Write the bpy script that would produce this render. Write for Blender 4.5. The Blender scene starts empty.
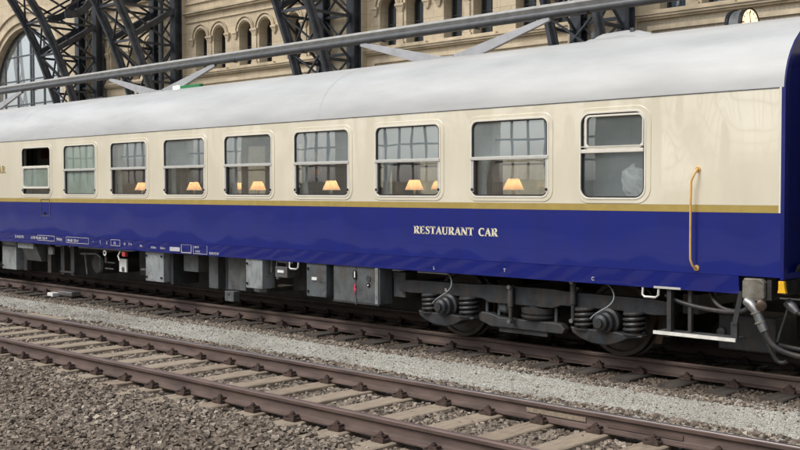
import bpy, math, random
import numpy as np
from mathutils import Vector, Matrix
random.seed(7); rng = np.random.default_rng(7)
R = math.radians
scn = bpy.context.scene
COL = scn.collection

# ------------------------------------------------------------------ materials
def new_mat(name):
    m = bpy.data.materials.new(name); m.use_nodes = True
    nt = m.node_tree; b = nt.nodes['Principled BSDF']
    return m, nt, b
def nd(nt, t, **kw):
    n = nt.nodes.new(t)
    for k, v in kw.items():
        if k.startswith('i_'): n.inputs[k[2:].replace('_', ' ')].default_value = v
        else: setattr(n, k, v)
    return n
def coords(nt, scale=(1, 1, 1)):
    g = nd(nt, 'ShaderNodeNewGeometry'); mp = nd(nt, 'ShaderNodeMapping')
    mp.inputs['Scale'].default_value = scale
    nt.links.new(g.outputs['Position'], mp.inputs['Vector'])
    return mp.outputs['Vector']
def noise(nt, vec, scale, detail=4, rough=.55):
    n = nd(nt, 'ShaderNodeTexNoise'); n.inputs['Scale'].default_value = scale
    n.inputs['Detail'].default_value = detail; n.inputs['Roughness'].default_value = rough
    nt.links.new(vec, n.inputs['Vector']); return n.outputs['Fac']
def ramp(nt, fac, stops):
    r = nd(nt, 'ShaderNodeValToRGB'); e = r.color_ramp.elements
    while len(e) < len(stops): e.new(.5)
    for i, (p, c) in enumerate(stops):
        e[i].position = p; e[i].color = (*c, 1) if len(c) == 3 else c
    nt.links.new(fac, r.inputs['Fac']); return r.outputs['Color']
def bump(nt, b, h, strength, dist=.01):
    n = nd(nt, 'ShaderNodeBump'); n.inputs['Strength'].default_value = strength; n.inputs['Distance'].default_value = dist
    nt.links.new(h, n.inputs['Height']); nt.links.new(n.outputs['Normal'], b.inputs['Normal']); return n
def mixc(nt, a, b_, f, mode='MIX'):
    m = nd(nt, 'ShaderNodeMix', data_type='RGBA', blend_type=mode)
    for s, v in ((6, a), (7, b_), (0, f)):
        if hasattr(v, 'links') or hasattr(v, 'is_linked'): nt.links.new(v, m.inputs[s])
        else: m.inputs[s].default_value = v if not isinstance(v, tuple) or len(v) == 4 else (*v, 1)
    return m.outputs[2]
def simple(name, col, rough=.5, metal=0, var=.25, scale=6, bmp=.0, coat=0, scl=(1, 1, 1)):
    m, nt, b = new_mat(name)
    v = coords(nt, scl); f = noise(nt, v, scale, 5)
    lo = tuple(c * (1 - var) for c in col); hi = tuple(min(1, c * (1 + var)) for c in col)
    c = ramp(nt, f, [(.3, lo), (.7, hi)])
    if name.split('_')[0] in ('box', 'bogie', 'spring', 'wheel', 'underframe', 'coupler', 'hose'):   # brake dust and oil
        d1 = noise(nt, coords(nt, (2.5, 2.5, .6)), 3.5, 7, .68)
        c = mixc(nt, c, (.085, .062, .045), ramp(nt, d1, [(.46, (0, 0, 0)), (.68, (.6, .6, .6))]))
        d2 = noise(nt, coords(nt, (1, 1, 1)), 9, 6, .7)
        c = mixc(nt, c, (.012, .012, .013), ramp(nt, d2, [(.55, (0, 0, 0)), (.72, (.75, .75, .75))]))
    nt.links.new(c, b.inputs['Base Color'])
    b.inputs['Roughness'].default_value = rough; b.inputs['Metallic'].default_value = metal
    b.inputs['Coat Weight'].default_value = coat; b.inputs['Coat Roughness'].default_value = .05
    if bmp: bump(nt, b, noise(nt, v, scale * 4, 4), bmp, .01)
    return m

def paint(name, col, wav=.5, rough=.22, coat=.5, grime=.12, wdist=.02, cior=1.6, st=(1.2, 1, .35)):
    """glossy coach paint on slightly rippled sheet metal"""
    m, nt, b = new_mat(name)
    v = coords(nt); v2 = coords(nt, (1, 1, .55))
    f = noise(nt, coords(nt, st), 2.2, 6, .6)
    base = ramp(nt, f, [(.3, tuple(c * (1 - grime) for c in col)), (.7, col)])
    fine = noise(nt, v, 40, 3)
    base = mixc(nt, base, tuple(c * .8 for c in col), ramp(nt, fine, [(.62, (0, 0, 0)), (.8, (.5, .5, .5))]))
    nt.links.new(base, b.inputs['Base Color'])
    b.inputs['Roughness'].default_value = rough
    b.inputs['Coat Weight'].default_value = coat; b.inputs['Coat Roughness'].default_value = .035; b.inputs['Coat IOR'].default_value = cior
    w = noise(nt, v2, 1.25, 1.2, .4)
    n = nd(nt, 'ShaderNodeBump'); n.inputs['Strength'].default_value = wav; n.inputs['Distance'].default_value = wdist
    nt.links.new(w, n.inputs['Height']); nt.links.new(n.outputs['Normal'], b.inputs['Normal']); nt.links.new(n.outputs['Normal'], b.inputs['Coat Normal'])
    return m

M = {}
M['cream'] = paint('cream_paint', (.80, .745, .59), .8, .35, 1.0, .08, .07, 2.0)
M['blue'] = paint('blue_paint', (.002, .011, .19), .7, .4, .7, .2, .027, 1.5)
M['gold'] = simple('gold_stripe', (.40, .30, .085), .35, 0, .1, 8, coat=.2)
M['roof'] = paint('roof_grey', (.52, .535, .53), .7, .5, .15, .27, .05, 1.5, (.25, .8, 1.2))
M['endblue'] = simple('end_blue', (.008, .014, .16), .3, 0, .2, 4, coat=.3)
M['frame'] = simple('window_frame_cream', (.74, .71, .62), .35, 0, .06, 9, coat=.2)
M['bar'] = simple('bar_grey', (.58, .58, .54), .35, .2, .08, 9)
M['rubber'] = simple('rubber', (.012, .012, .012), .6, 0, .3, 20)
M['handrail'] = simple('handrail_tan', (.68, .42, .14), .38, 0, .15, 14, coat=.2)
M['letter'] = simple('letter_cream', (.82, .76, .58), .4, 0, .05, 20)
M['lettergold'] = simple('letter_gold', (.42, .32, .13), .4, .2, .1, 20)
M['smallwrite'] = simple('small_writing', (.48, .48, .52), .6, 0, .15, 30)
M['under'] = simple('underframe_dark', (.016, .017, .019), .6, .1, .5, 7, .3)
M['bogie'] = simple('bogie_grey', (.029, .034, .039), .5, .2, .4, 6, .35)
M['spring'] = simple('spring_dark', (.045, .048, .052), .42, .3, .3, 12)
M['wheel'] = simple('wheel_steel', (.07, .06, .052), .45, .5, .35, 7, .2)
M['tyre'] = simple('wheel_rim', (.11, .075, .055), .4, .6, .35, 9)
M['boxlight'] = simple('box_light_grey', (.27, .295, .305), .4, 0, .12, 5, .1, .1)
M['boxmid'] = simple('box_mid_grey', (.092, .104, .11), .42, 0, .3, 5, .12, .1)
M['boxdark'] = simple('box_dark_grey', (.035, .039, .043), .48, 0, .3, 5, .2)
M['white'] = simple('white_enamel', (.78, .78, .76), .4, 0, .08, 6)
M['stepwhite'] = simple('step_white_edge', (.75, .74, .68), .5, 0, .15, 12)
M['red'] = simple('red_enamel', (.45, .06, .06), .4, 0, .12, 6)
M['redmark'] = simple('red_mark', (.75, .05, .12), .5, 0, .05, 6)
M['yellow'] = simple('yellow_enamel', (.80, .46, .02), .4, 0, .08, 8)
M['black'] = simple('black_metal', (.012, .012, .013), .45, 0, .2, 8)
M['hose'] = simple('hose_rubber', (.035, .037, .04), .42, 0, .3, 16)
M['castgrey'] = simple('coupler_cast', (.19, .18, .15), .5, .1, .35, 12, .3)
M['steelbright'] = simple('steel_bright', (.27, .27, .27), .35, .7, .2, 12)
M['canopy'] = simple('canopy_light_grey', (.42, .43, .45), .42, .1, .12, 4, coat=.1)
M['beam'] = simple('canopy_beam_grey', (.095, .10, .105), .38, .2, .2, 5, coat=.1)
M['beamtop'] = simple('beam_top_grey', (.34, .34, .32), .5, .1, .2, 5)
M['iron'] = simple('iron_paint', (.045, .052, .063), .42, .1, .45, 3, .15)
M['ironlight'] = simple('iron_paint_light', (.085, .094, .108), .42, .1, .4, 3, .15)
M['dark'] = simple('dark_void', (.01, .01, .011), .7, 0, .2, 4)
M['concrete'] = simple('platform_concrete', (.22, .205, .18), .8, 0, .25, 3, .4)
M['gasket'] = M['rubber']
M['interior'] = simple('interior_lining', (.30, .285, .26), .5, 0, .2, 3)
M['interlight'] = simple('interior_light', (.42, .41, .38), .6, 0, .1, 3)
M['curtain'] = simple('curtain_white', (.85, .87, .87), .8, 0, .15, 12, .3, scl=(6, 1, .6))
M['curtainbrown'] = simple('curtain_brown', (.26, .16, .11), .8, 0, .25, 12, .3, scl=(6, 1, .6))
M['blind'] = simple('roller_blind', (.40, .46, .48), .75, 0, .06, 3)
M['blinddark'] = simple('blind_dark', (.30, .34, .36), .75, 0, .1, 3)
M['bag'] = simple('white_plastic_bag', (.92, .95, .97), .5, 0, .1, 6, .8)
M['seat'] = simple('seat_dark', (.03, .03, .045), .7, 0, .3, 8)
M['cloth'] = simple('table_cloth', (.55, .54, .52), .7, 0, .06, 5)
M['brass'] = simple('lamp_foot', (.55, .55, .5), .3, .5, .1, 5)
M['green'] = simple('sign_green', (.02, .22, .07), .4, 0, .1, 5)
M['woodred'] = simple('cupboard_brown', (.28, .10, .05), .5, 0, .2, 5)
M['skin'] = simple('skin', (.45, .27, .19), .5, 0, .06, 6)
M['clothes'] = simple('dark_clothes', (.02, .022, .03), .8, 0, .3, 8)

def emit(name, col, s):
    m, nt, b = new_mat(name)
    b.inputs['Base Color'].default_value = (*[c * .8 for c in col], 1)
    b.inputs['Emission Color'].default_value = (*col, 1); b.inputs['Emission Strength'].default_value = s
    return m
M['shade'] = bpy.data.materials.new('lit_lampshade'); M['shade'].use_nodes = True
_nt = M['shade'].node_tree; _nt.nodes.clear(); _o = nd(_nt, 'ShaderNodeOutputMaterial'); _d = nd(_nt, 'ShaderNodeBsdfDiffuse'); _t = nd(_nt, 'ShaderNodeBsdfTranslucent'); _m = nd(_nt, 'ShaderNodeMixShader'); _e = nd(_nt, 'ShaderNodeEmission'); _a = nd(_nt, 'ShaderNodeAddShader')
_d.inputs['Color'].default_value = (.8, .66, .52, 1); _t.inputs['Color'].default_value = (1, .84, .66, 1); _m.inputs[0].default_value = .6; _e.inputs['Color'].default_value = (1, .62, .36, 1); _e.inputs['Strength'].default_value = .25
for _x, _y in ((_d.outputs[0], _m.inputs[1]), (_t.outputs[0], _m.inputs[2]), (_m.outputs[0], _a.inputs[0]), (_e.outputs[0], _a.inputs[1]), (_a.outputs[0], _o.inputs['Surface'])): _nt.links.new(_x, _y)
M['dial'] = emit('lit_clock_dial', (1, .76, .42), 1.15)
M['signlit'] = emit('lit_sign_panel', (.95, 1, .85), .7)

def glass(name, tint=(.95, .975, .975), gloss=.10, rough=.01, wav=.05, frost=None):
    m = bpy.data.materials.new(name); m.use_nodes = True; nt = m.node_tree
    nt.nodes.clear(); o = nd(nt, 'ShaderNodeOutputMaterial')
    v = coords(nt); bp = nd(nt, 'ShaderNodeBump'); bp.inputs['Strength'].default_value = wav; bp.inputs['Distance'].default_value = .01
    nt.links.new(noise(nt, v, 2.2, 1, .4), bp.inputs['Height'])
    g = nd(nt, 'ShaderNodeBsdfGlossy'); g.inputs['Roughness'].default_value = rough; nt.links.new(bp.outputs[0], g.inputs['Normal'])
    g.inputs['Color'].default_value = (.92, .97, 1, 1)
    t = nd(nt, 'ShaderNodeBsdfTransparent'); t.inputs['Color'].default_value = (*tint, 1)
    base = t.outputs[0]
    if frost:
        d = nd(nt, 'ShaderNodeBsdfDiffuse'); nt.links.new(ramp(nt, noise(nt, v, 3.0, 4), [(.3, tuple(c * .7 for c in frost[:3])), (.7, frost[:3])]), d.inputs['Color'])
        mx = nd(nt, 'ShaderNodeMixShader'); mx.inputs[0].default_value = frost[3]
        nt.links.new(t.outputs[0], mx.inputs[1]); nt.links.new(d.outputs[0], mx.inputs[2]); base = mx.outputs[0]
    fr = nd(nt, 'ShaderNodeFresnel'); fr.inputs['IOR'].default_value = 1.5
    ad = nd(nt, 'ShaderNodeMath', operation='MULTIPLY_ADD'); ad.use_clamp = True
    nt.links.new(fr.outputs[0], ad.inputs[0]); ad.inputs[1].default_value = 1.8; ad.inputs[2].default_value = gloss
    gg = nd(nt, 'ShaderNodeNewGeometry'); iv = nd(nt, 'ShaderNodeMath', operation='SUBTRACT'); iv.inputs[0].default_value = 1; nt.links.new(gg.outputs['Backfacing'], iv.inputs[1])
    mm = nd(nt, 'ShaderNodeMath', operation='MULTIPLY'); nt.links.new(ad.outputs[0], mm.inputs[0]); nt.links.new(iv.outputs[0], mm.inputs[1]); ad = mm
    mx = nd(nt, 'ShaderNodeMixShader'); nt.links.new(ad.outputs[0], mx.inputs[0])
    nt.links.new(base, mx.inputs[1]); nt.links.new(g.outputs[0], mx.inputs[2]); nt.links.new(mx.outputs[0], o.inputs['Surface'])
    return m
M['glass'] = glass('window_glass', gloss=.24, wav=.05, frost=(.5, .54, .55, .05))
M['glassupper'] = glass('hazy_upper_glass', gloss=.24, wav=.05, frost=(.52, .60, .62, .30))
M['glassvent'] = glass('grey_misted_glass', gloss=.12, wav=.05, frost=(.33, .38, .39, .22))
M['glassfrost'] = glass('frosted_glass', frost=(.40, .50, .43, .75), gloss=.14)
M['glasshall'] = glass('hall_glass', tint=(1, 1, 1), gloss=.03, frost=(.85, .92, .9, .08))
M['glassdark'] = glass('dark_glass', tint=(.25, .28, .30), gloss=.04)

def stone():
    m, nt, b = new_mat('sandstone')
    v = coords(nt)
    sw = nd(nt, 'ShaderNodeSeparateXYZ'); nt.links.new(v, sw.inputs[0])
    cb = nd(nt, 'ShaderNodeCombineXYZ'); nt.links.new(sw.outputs[0], cb.inputs[0]); nt.links.new(sw.outputs[2], cb.inputs[1])
    br = nd(nt, 'ShaderNodeTexBrick'); nt.links.new(cb.outputs[0], br.inputs['Vector'])
    br.inputs['Scale'].default_value = 1; br.inputs['Brick Width'].default_value = 1.15; br.inputs['Row Height'].default_value = .46
    br.inputs['Mortar Size'].default_value = .008; br.inputs['Mortar Smooth'].default_value = .3
    br.inputs['Color1'].default_value = (.55, .465, .325, 1); br.inputs['Color2'].default_value = (.60, .51, .365, 1)
    br.inputs['Mortar'].default_value = (.30, .25, .175, 1)
    f = noise(nt, v, 1.1, 8, .6)
    c = mixc(nt, br.outputs['Color'], (.36, .30, .215), ramp(nt, f, [(.45, (0, 0, 0)), (.75, (.75, .75, .75))]))
    st = noise(nt, coords(nt, (3, 3, .35)), 1.5, 6, .7)
    c = mixc(nt, c, (.22, .185, .135), ramp(nt, st, [(.52, (0, 0, 0)), (.8, (.6, .6, .6))]))
    nt.links.new(c, b.inputs['Base Color']); b.inputs['Roughness'].default_value = .85
    b.inputs['Specular IOR Level'].default_value = .2
    bump(nt, b, noise(nt, v, 18, 6), .4, .02)
    return m
M['stone'] = stone()
M['stonetrim'] = simple('stone_trim', (.52, .44, .315), .85, 0, .28, 1.6, .4)
def tilemat():
    m, nt, b = new_mat('small_brick_facing')
    v = coords(nt)
    sw = nd(nt, 'ShaderNodeSeparateXYZ'); nt.links.new(v, sw.inputs[0])
    cb = nd(nt, 'ShaderNodeCombineXYZ'); nt.links.new(sw.outputs[0], cb.inputs[0]); nt.links.new(sw.outputs[2], cb.inputs[1])
    br = nd(nt, 'ShaderNodeTexBrick'); nt.links.new(cb.outputs[0], br.inputs['Vector']); br.offset = 0
    br.inputs['Scale'].default_value = 1; br.inputs['Brick Width'].default_value = .13; br.inputs['Row Height'].default_value = .075
    br.inputs['Mortar Size'].default_value = .009
    br.inputs['Color1'].default_value = (.42, .37, .285, 1); br.inputs['Color2'].default_value = (.39, .34, .26, 1)
    br.inputs['Mortar'].default_value = (.27, .235, .18, 1)
    f = noise(nt, v, .9, 7, .6)
    c = mixc(nt, br.outputs['Color'], (.24, .20, .15), ramp(nt, f, [(.45, (0, 0, 0)), (.8, (.6, .6, .6))]))
    nt.links.new(c, b.inputs['Base Color']); b.inputs['Roughness'].default_value = .8
    return m
M['tile'] = tilemat()

def ballast_mat(name, c1, c2, c3):
    m, nt, b = new_mat(name)
    at = nd(nt, 'ShaderNodeAttribute', attribute_name='rnd')
    v = coords(nt)
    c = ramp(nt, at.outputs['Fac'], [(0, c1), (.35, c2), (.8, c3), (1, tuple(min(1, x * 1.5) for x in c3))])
    f = noise(nt, v, .7, 4)
    c = mixc(nt, c, (.12, .085, .06), ramp(nt, f, [(.42, (0, 0, 0)), (.75, (.5, .5, .5))]))
    nt.links.new(c, b.inputs['Base Color']); b.inputs['Roughness'].default_value = .82
    b.inputs['Specular IOR Level'].default_value = .3
    bump(nt, b, noise(nt, v, 90, 3), .15, .003)
    return m
M['ballast'] = ballast_mat('ballast_stone', (.065, .052, .042), (.19, .158, .125), (.36, .31, .25))
M['grit'] = ballast_mat('pale_grit', (.38, .375, .33), (.50, .495, .45), (.60, .595, .55))
def ground_mat():
    m, nt, b = new_mat('ballast_bed')
    v = coords(nt); sw = nd(nt, 'ShaderNodeSeparateXYZ'); nt.links.new(v, sw.inputs[0])
    vo = nd(nt, 'ShaderNodeTexVoronoi'); vo.inputs['Scale'].default_value = 24; nt.links.new(v, vo.inputs['Vector'])
    c = ramp(nt, vo.outputs['Color'], [(0, (.05, .042, .035)), (1, (.17, .145, .12))])
    n2 = noise(nt, v, 2.2, 5, .6)
    ad = nd(nt, 'ShaderNodeMath', operation='MULTIPLY_ADD'); nt.links.new(n2, ad.inputs[0]); ad.inputs[1].default_value = .5; nt.links.new(sw.outputs[1], ad.inputs[2])
    # pale grit lies in a band between the two tracks (y -1.25 .. -0.2)
    band = ramp(nt, mapr(nt, ad.outputs[0], -1.35, .35), [(0, (0, 0, 0)), (.14, (.95, .95, .95)), (.84, (.95, .95, .95)), (1, (0, 0, 0))])
    g = ramp(nt, noise(nt, v, 60, 4, .7), [(.3, (.33, .32, .275)), (.7, (.58, .57, .51))])
    c = mixc(nt, c, g, band)
    nt.links.new(c, b.inputs['Base Color']); b.inputs['Roughness'].default_value = .9
    b.inputs['Specular IOR Level'].default_value = .2
    bump(nt, b, vo.outputs['Distance'], .6, .02)
    return m
def mapr(nt, val, a, b_):
    n = nd(nt, 'ShaderNodeMapRange'); nt.links.new(val, n.inputs[0]); n.inputs[1].default_value = a; n.inputs[2].default_value = b_
    return n.outputs[0]
M['bed'] = ground_mat()
def sleeper_mat():
    m, nt, b = new_mat('old_timber_sleeper')
    oi = nd(nt, 'ShaderNodeObjectInfo')
    v = coords(nt, (1, .12, 1)); v1 = coords(nt)
    f = noise(nt, v, 45, 6, .65)
    c = ramp(nt, f, [(.3, (.13, .10, .07)), (.5, (.27, .215, .155)), (.75, (.37, .30, .22))])
    c = mixc(nt, c, (.13, .085, .06), ramp(nt, noise(nt, v1, 5, 4), [(.5, (0, 0, 0)), (.75, (.6, .6, .6))]))
    c = mixc(nt, c, (.40, .34, .26), mul(nt, oi.outputs['Random'], .4))
    nt.links.new(c, b.inputs['Base Color']); b.inputs['Roughness'].default_value = .85
    bump(nt, b, f, .6, .01)
    return m
def mul(nt, a, k):
    n = nd(nt, 'ShaderNodeMath', operation='MULTIPLY'); nt.links.new(a, n.inputs[0]); n.inputs[1].default_value = k; return n.outputs[0]
M['sleeper'] = sleeper_mat()
M['rust'] = simple('rusty_rail_side', (.115, .080, .068), .62, .1, .35, 9, .3, scl=(.3, 1, 1))
M['railhead'] = simple('worn_rail_head', (.26, .235, .23), .38, .75, .2, 12, scl=(.15, 4, 1))
M['railheadold'] = simple('dull_rail_head', (.17, .115, .10), .42, .4, .2, 12, scl=(.15, 4, 1))
M['clip'] = simple('rail_clip_rust', (.07, .045, .036), .7, .1, .45, 20, .3)

# ------------------------------------------------------------------ mesh builder
WL = {}
class MB:
    def __init__(s): s.v = []; s.f = []
    def add(s, vs, fs):
        n = len(s.v); s.v += [tuple(a) for a in vs]; s.f += [tuple(i + n for i in f) for f in fs]; return s
    def box(s, x0, x1, y0, y1, z0, z1):
        return s.add([(x0, y0, z0), (x1, y0, z0), (x1, y1, z0), (x0, y1, z0), (x0, y0, z1), (x1, y0, z1), (x1, y1, z1), (x0, y1, z1)],
                     [(0, 3, 2, 1), (4, 5, 6, 7), (0, 1, 5, 4), (1, 2, 6, 5), (2, 3, 7, 6), (3, 0, 4, 7)])
    def beam(s, a, b, w, h, up=(0, 0, 1), w2=None, h2=None):
        a, b = Vector(a), Vector(b); d = (b - a).normalized(); sd = d.cross(Vector(up))
        if sd.length < 1e-4: sd = d.cross(Vector((1, 0, 0)))
        sd.normalize(); u = sd.cross(d); w2 = w2 or w; h2 = h2 or h; vs = []
        for p, ww, hh in ((a, w, h), (b, w2, h2)):
            for i, j in ((-1, -1), (1, -1), (1, 1), (-1, 1)): vs.append(p + sd * i * ww / 2 + u * j * hh / 2)
        return s.add(vs, [(0, 3, 2, 1), (4, 5, 6, 7), (0, 1, 5, 4), (1, 2, 6, 5), (2, 3, 7, 6), (3, 0, 4, 7)])
    def tube(s, pts, r, n=8, cap=True):
        pts = [Vector(p) for p in pts]; base = len(s.v); side = None
        for i, p in enumerate(pts):
            d = (pts[min(i + 1, len(pts) - 1)] - pts[max(i - 1, 0)]).normalized()
            if side is None:
                side = d.cross(Vector((0, 0, 1)))
                if side.length < .05: side = d.cross(Vector((1, 0, 0)))
            side = (side - d * side.dot(d)).normalized(); u = d.cross(side)
            rr = r[i] if isinstance(r, (list, tuple)) else r
            for k in range(n):
                a = 2 * math.pi * k / n; s.v.append(tuple(p + (side * math.cos(a) + u * math.sin(a)) * rr))
        for i in range(len(pts) - 1):
            for k in range(n):
                k2 = (k + 1) % n; s.f.append((base + i * n + k, base + i * n + k2, base + (i + 1) * n + k2, base + (i + 1) * n + k))
        if cap:
            s.f.append(tuple(base + k for k in reversed(range(n)))); e = base + (len(pts) - 1) * n; s.f.append(tuple(e + k for k in range(n)))
        return s
    def lathe(s, c, axis, prof, n=20):
        """prof: list of (distance along axis, radius)"""
        c = Vector(c); ax = Vector(axis).normalized()
        return s.tube_r([c + ax * t for t, _ in prof], [r for _, r in prof], ax, n)
    def tube_r(s, pts, rs, ax, n):
        side = ax.cross(Vector((0, 0, 1)))
        if side.length < .05: side = ax.cross(Vector((1, 0, 0)))
        side.normalize(); u = ax.cross(side); base = len(s.v)
        for p, r in zip(pts, rs):
            for k in range(n):
                a = 2 * math.pi * k / n; s.v.append(tuple(p + (side * math.cos(a) + u * math.sin(a)) * max(r, 1e-4)))
        for i in range(len(pts) - 1):
            for k in range(n):
                k2 = (k + 1) % n; s.f.append((base + i * n + k, base + i * n + k2, base + (i + 1) * n + k2, base + (i + 1) * n + k))
        s.f.append(tuple(base + k for k in reversed(range(n)))); e = base + (len(pts) - 1) * n; s.f.append(tuple(e + k for k in range(n)))
        return s
    def prism(s, poly, axis, a, b):
        """extrude a 2D polygon; axis 'x': poly=(y,z), 'y': poly=(x,z), 'z': poly=(x,y)"""
        def P(p, t): return {'x': (t, p[0], p[1]), 'y': (p[0], t, p[1]), 'z': (p[0], p[1], t)}[axis]
        n = len(poly); vs = [P(p, a) for p in poly] + [P(p, b) for p in poly]
        fs = [tuple(range(n)), tuple(reversed(range(n, 2 * n)))] + [(i, i + n, (i + 1) % n + n, (i + 1) % n) for i in range(n)]
        return s.add(vs, fs)
    def coil(s, x, y, z0, z1, R_, r, turns, n=6):
        pts = []
        N = int(turns * 14)
        for i in range(N + 1):
            a = 2 * math.pi * turns * i / N; pts.append((x + R_ * math.cos(a), y + R_ * math.sin(a), z0 + (z1 - z0) * i / N))
        return s.tube(pts, r, n)
    def build(s, name, mat, parent=None, smooth=False, bevel=0, fix=True, autos=None):
        vs = np.array(s.v, dtype=float)
        lo, hi = vs.min(0), vs.max(0); c = Vector(((lo[0] + hi[0]) / 2, (lo[1] + hi[1]) / 2, lo[2]))
        me = bpy.data.meshes.new(name); me.from_pydata([tuple(v - np.array(c)) for v in vs], [], s.f)
        return link(me, name, mat, parent, c, smooth, bevel, fix)
def link(me, name, mat, parent, c, smooth=False, bevel=0, fix=True):
    import bmesh
    if fix:
        bm = bmesh.new(); bm.from_mesh(me); bmesh.ops.recalc_face_normals(bm, faces=bm.faces); bm.to_mesh(me); bm.free()
    o = bpy.data.objects.new(name, me); COL.objects.link(o)
    if mat: me.materials.append(mat)
    if smooth:
        me.polygons.foreach_set('use_smooth', [True] * len(me.polygons))
        try: me.set_sharp_from_angle(angle=R(38))
        except Exception: pass
    if bevel:
        b = o.modifiers.new('b', 'BEVEL'); b.width = bevel; b.segments = 2; b.limit_method = 'ANGLE'; b.angle_limit = R(40)
    put(o, parent, c)
    return o
def put(o, parent, c):
    o.location = c; WL[o.name] = Vector(c)
    if parent:
        o.parent = parent; o.matrix_parent_inverse = Matrix.Translation(-WL[parent.name])
def tag(o, label=None, cat=None, group=None, kind=None):
    if label: o['label'] = label
    if cat: o['category'] = cat
    if group: o['group'] = group
    if kind: o['kind'] = kind
    return o
def thing(name, loc, label, cat, group=None):
    o = bpy.data.objects.new(name, None); COL.objects.link(o); o.location = loc; o.empty_display_size = .1
    WL[o.name] = Vector(loc); return tag(o, label, cat, group)
def copy_tree(o, off, label=None, parent=None, top=True):
    c = o.copy(); COL.objects.link(c)
    if top:
        c.location = o.location + Vector(off); WL[c.name] = WL[o.name] + Vector(off)
    else:
        c.parent = parent; c.matrix_parent_inverse = o.matrix_parent_inverse.copy(); WL[c.name] = WL[o.name]
    if label: c['label'] = label
    for ch in o.children: copy_tree(ch, off, None, c, False)
    return c

def rrect(x0, x1, z0, z1, r, n=6):
    pts = []
    for cx, cz, a0 in ((x1 - r, z1 - r, 0), (x0 + r, z1 - r, 90), (x0 + r, z0 + r, 180), (x1 - r, z0 + r, 270)):
        for i in range(n + 1):
            a = R(a0 + 90 * i / n); pts.append((cx + r * math.cos(a), cz + r * math.sin(a)))
    return pts
def archpoly(xc, w, z0, zs, n=14):
    r = w / 2; pts = [(xc - r, z0), (xc + r, z0)]
    for i in range(n + 1):
        a = math.pi * i / n; pts.append((xc + r * math.cos(a), zs + r * math.sin(a)))
    return pts
def plate(name, loops, y0, y1, mat, parent=None, axis='y', bevel=0):
    """flat plate with holes in the XZ plane between y0 and y1 (first loop outside, rest holes)"""
    cu = bpy.data.curves.new(name, 'CURVE'); cu.dimensions = '2D'; cu.fill_mode = 'BOTH'; cu.extrude = abs(y1 - y0) / 2 - bevel
    cu.bevel_depth = bevel; cu.bevel_resolution = 1
    if bevel: cu.offset = -bevel
    for lp in loops:
        sp = cu.splines.new('POLY'); sp.points.add(len(lp) - 1); sp.use_cyclic_u = True
        for i, p in enumerate(lp): sp.points[i].co = (p[0], p[1], 0, 1)
    to = bpy.data.objects.new('tmp', cu); COL.objects.link(to)
    dg = bpy.context.evaluated_depsgraph_get(); me = bpy.data.meshes.new_from_object(to.evaluated_get(dg), depsgraph=dg)
    bpy.data.objects.remove(to); bpy.data.curves.remove(cu)
    n = len(me.vertices); a = np.empty(n * 3); me.vertices.foreach_get('co', a); a = a.reshape(-1, 3)
    if axis == 'y': b = np.stack([a[:, 0], (y0 + y1) / 2 - a[:, 2], a[:, 1]], 1)
    else: b = np.stack([(y0 + y1) / 2 + a[:, 2], a[:, 0], a[:, 1]], 1)
    lo, hi = b.min(0), b.max(0); c = np.array([(lo[0] + hi[0]) / 2, (lo[1] + hi[1]) / 2, lo[2]])
    me.vertices.foreach_set('co', (b - c).ravel()); me.name = name
    me.materials.clear(); me.update()
    o = link(me, name, mat, parent, Vector(c), fix=False)
    return o
def text(name, body, size, x, z, y, mat, parent, extrude=.0015, align='LEFT', normal='-y'):
    cu = bpy.data.curves.new(name, 'FONT'); cu.body = body; cu.size = size; cu.extrude = extrude; cu.align_x = align; cu.resolution_u = 3; cu.offset = size * .018
    to = bpy.data.objects.new('tmp', cu); COL.objects.link(to)
    dg = bpy.context.evaluated_depsgraph_get(); me = bpy.data.meshes.new_from_object(to.evaluated_get(dg), depsgraph=dg)
    bpy.data.objects.remove(to); bpy.data.curves.remove(cu)
    n = len(me.vertices); a = np.empty(n * 3); me.vertices.foreach_get('co', a); a = a.reshape(-1, 3)
    b = np.stack([a[:, 0] + x, y - a[:, 2], a[:, 1] + z], 1)
    lo, hi = b.min(0), b.max(0); c = np.array([(lo[0] + hi[0]) / 2, (lo[1] + hi[1]) / 2, lo[2]])
    me.vertices.foreach_set('co', (b - c).ravel()); me.name = name; me.materials.clear(); me.update()
    return link(me, name, mat, parent, Vector(c), fix=False)

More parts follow.
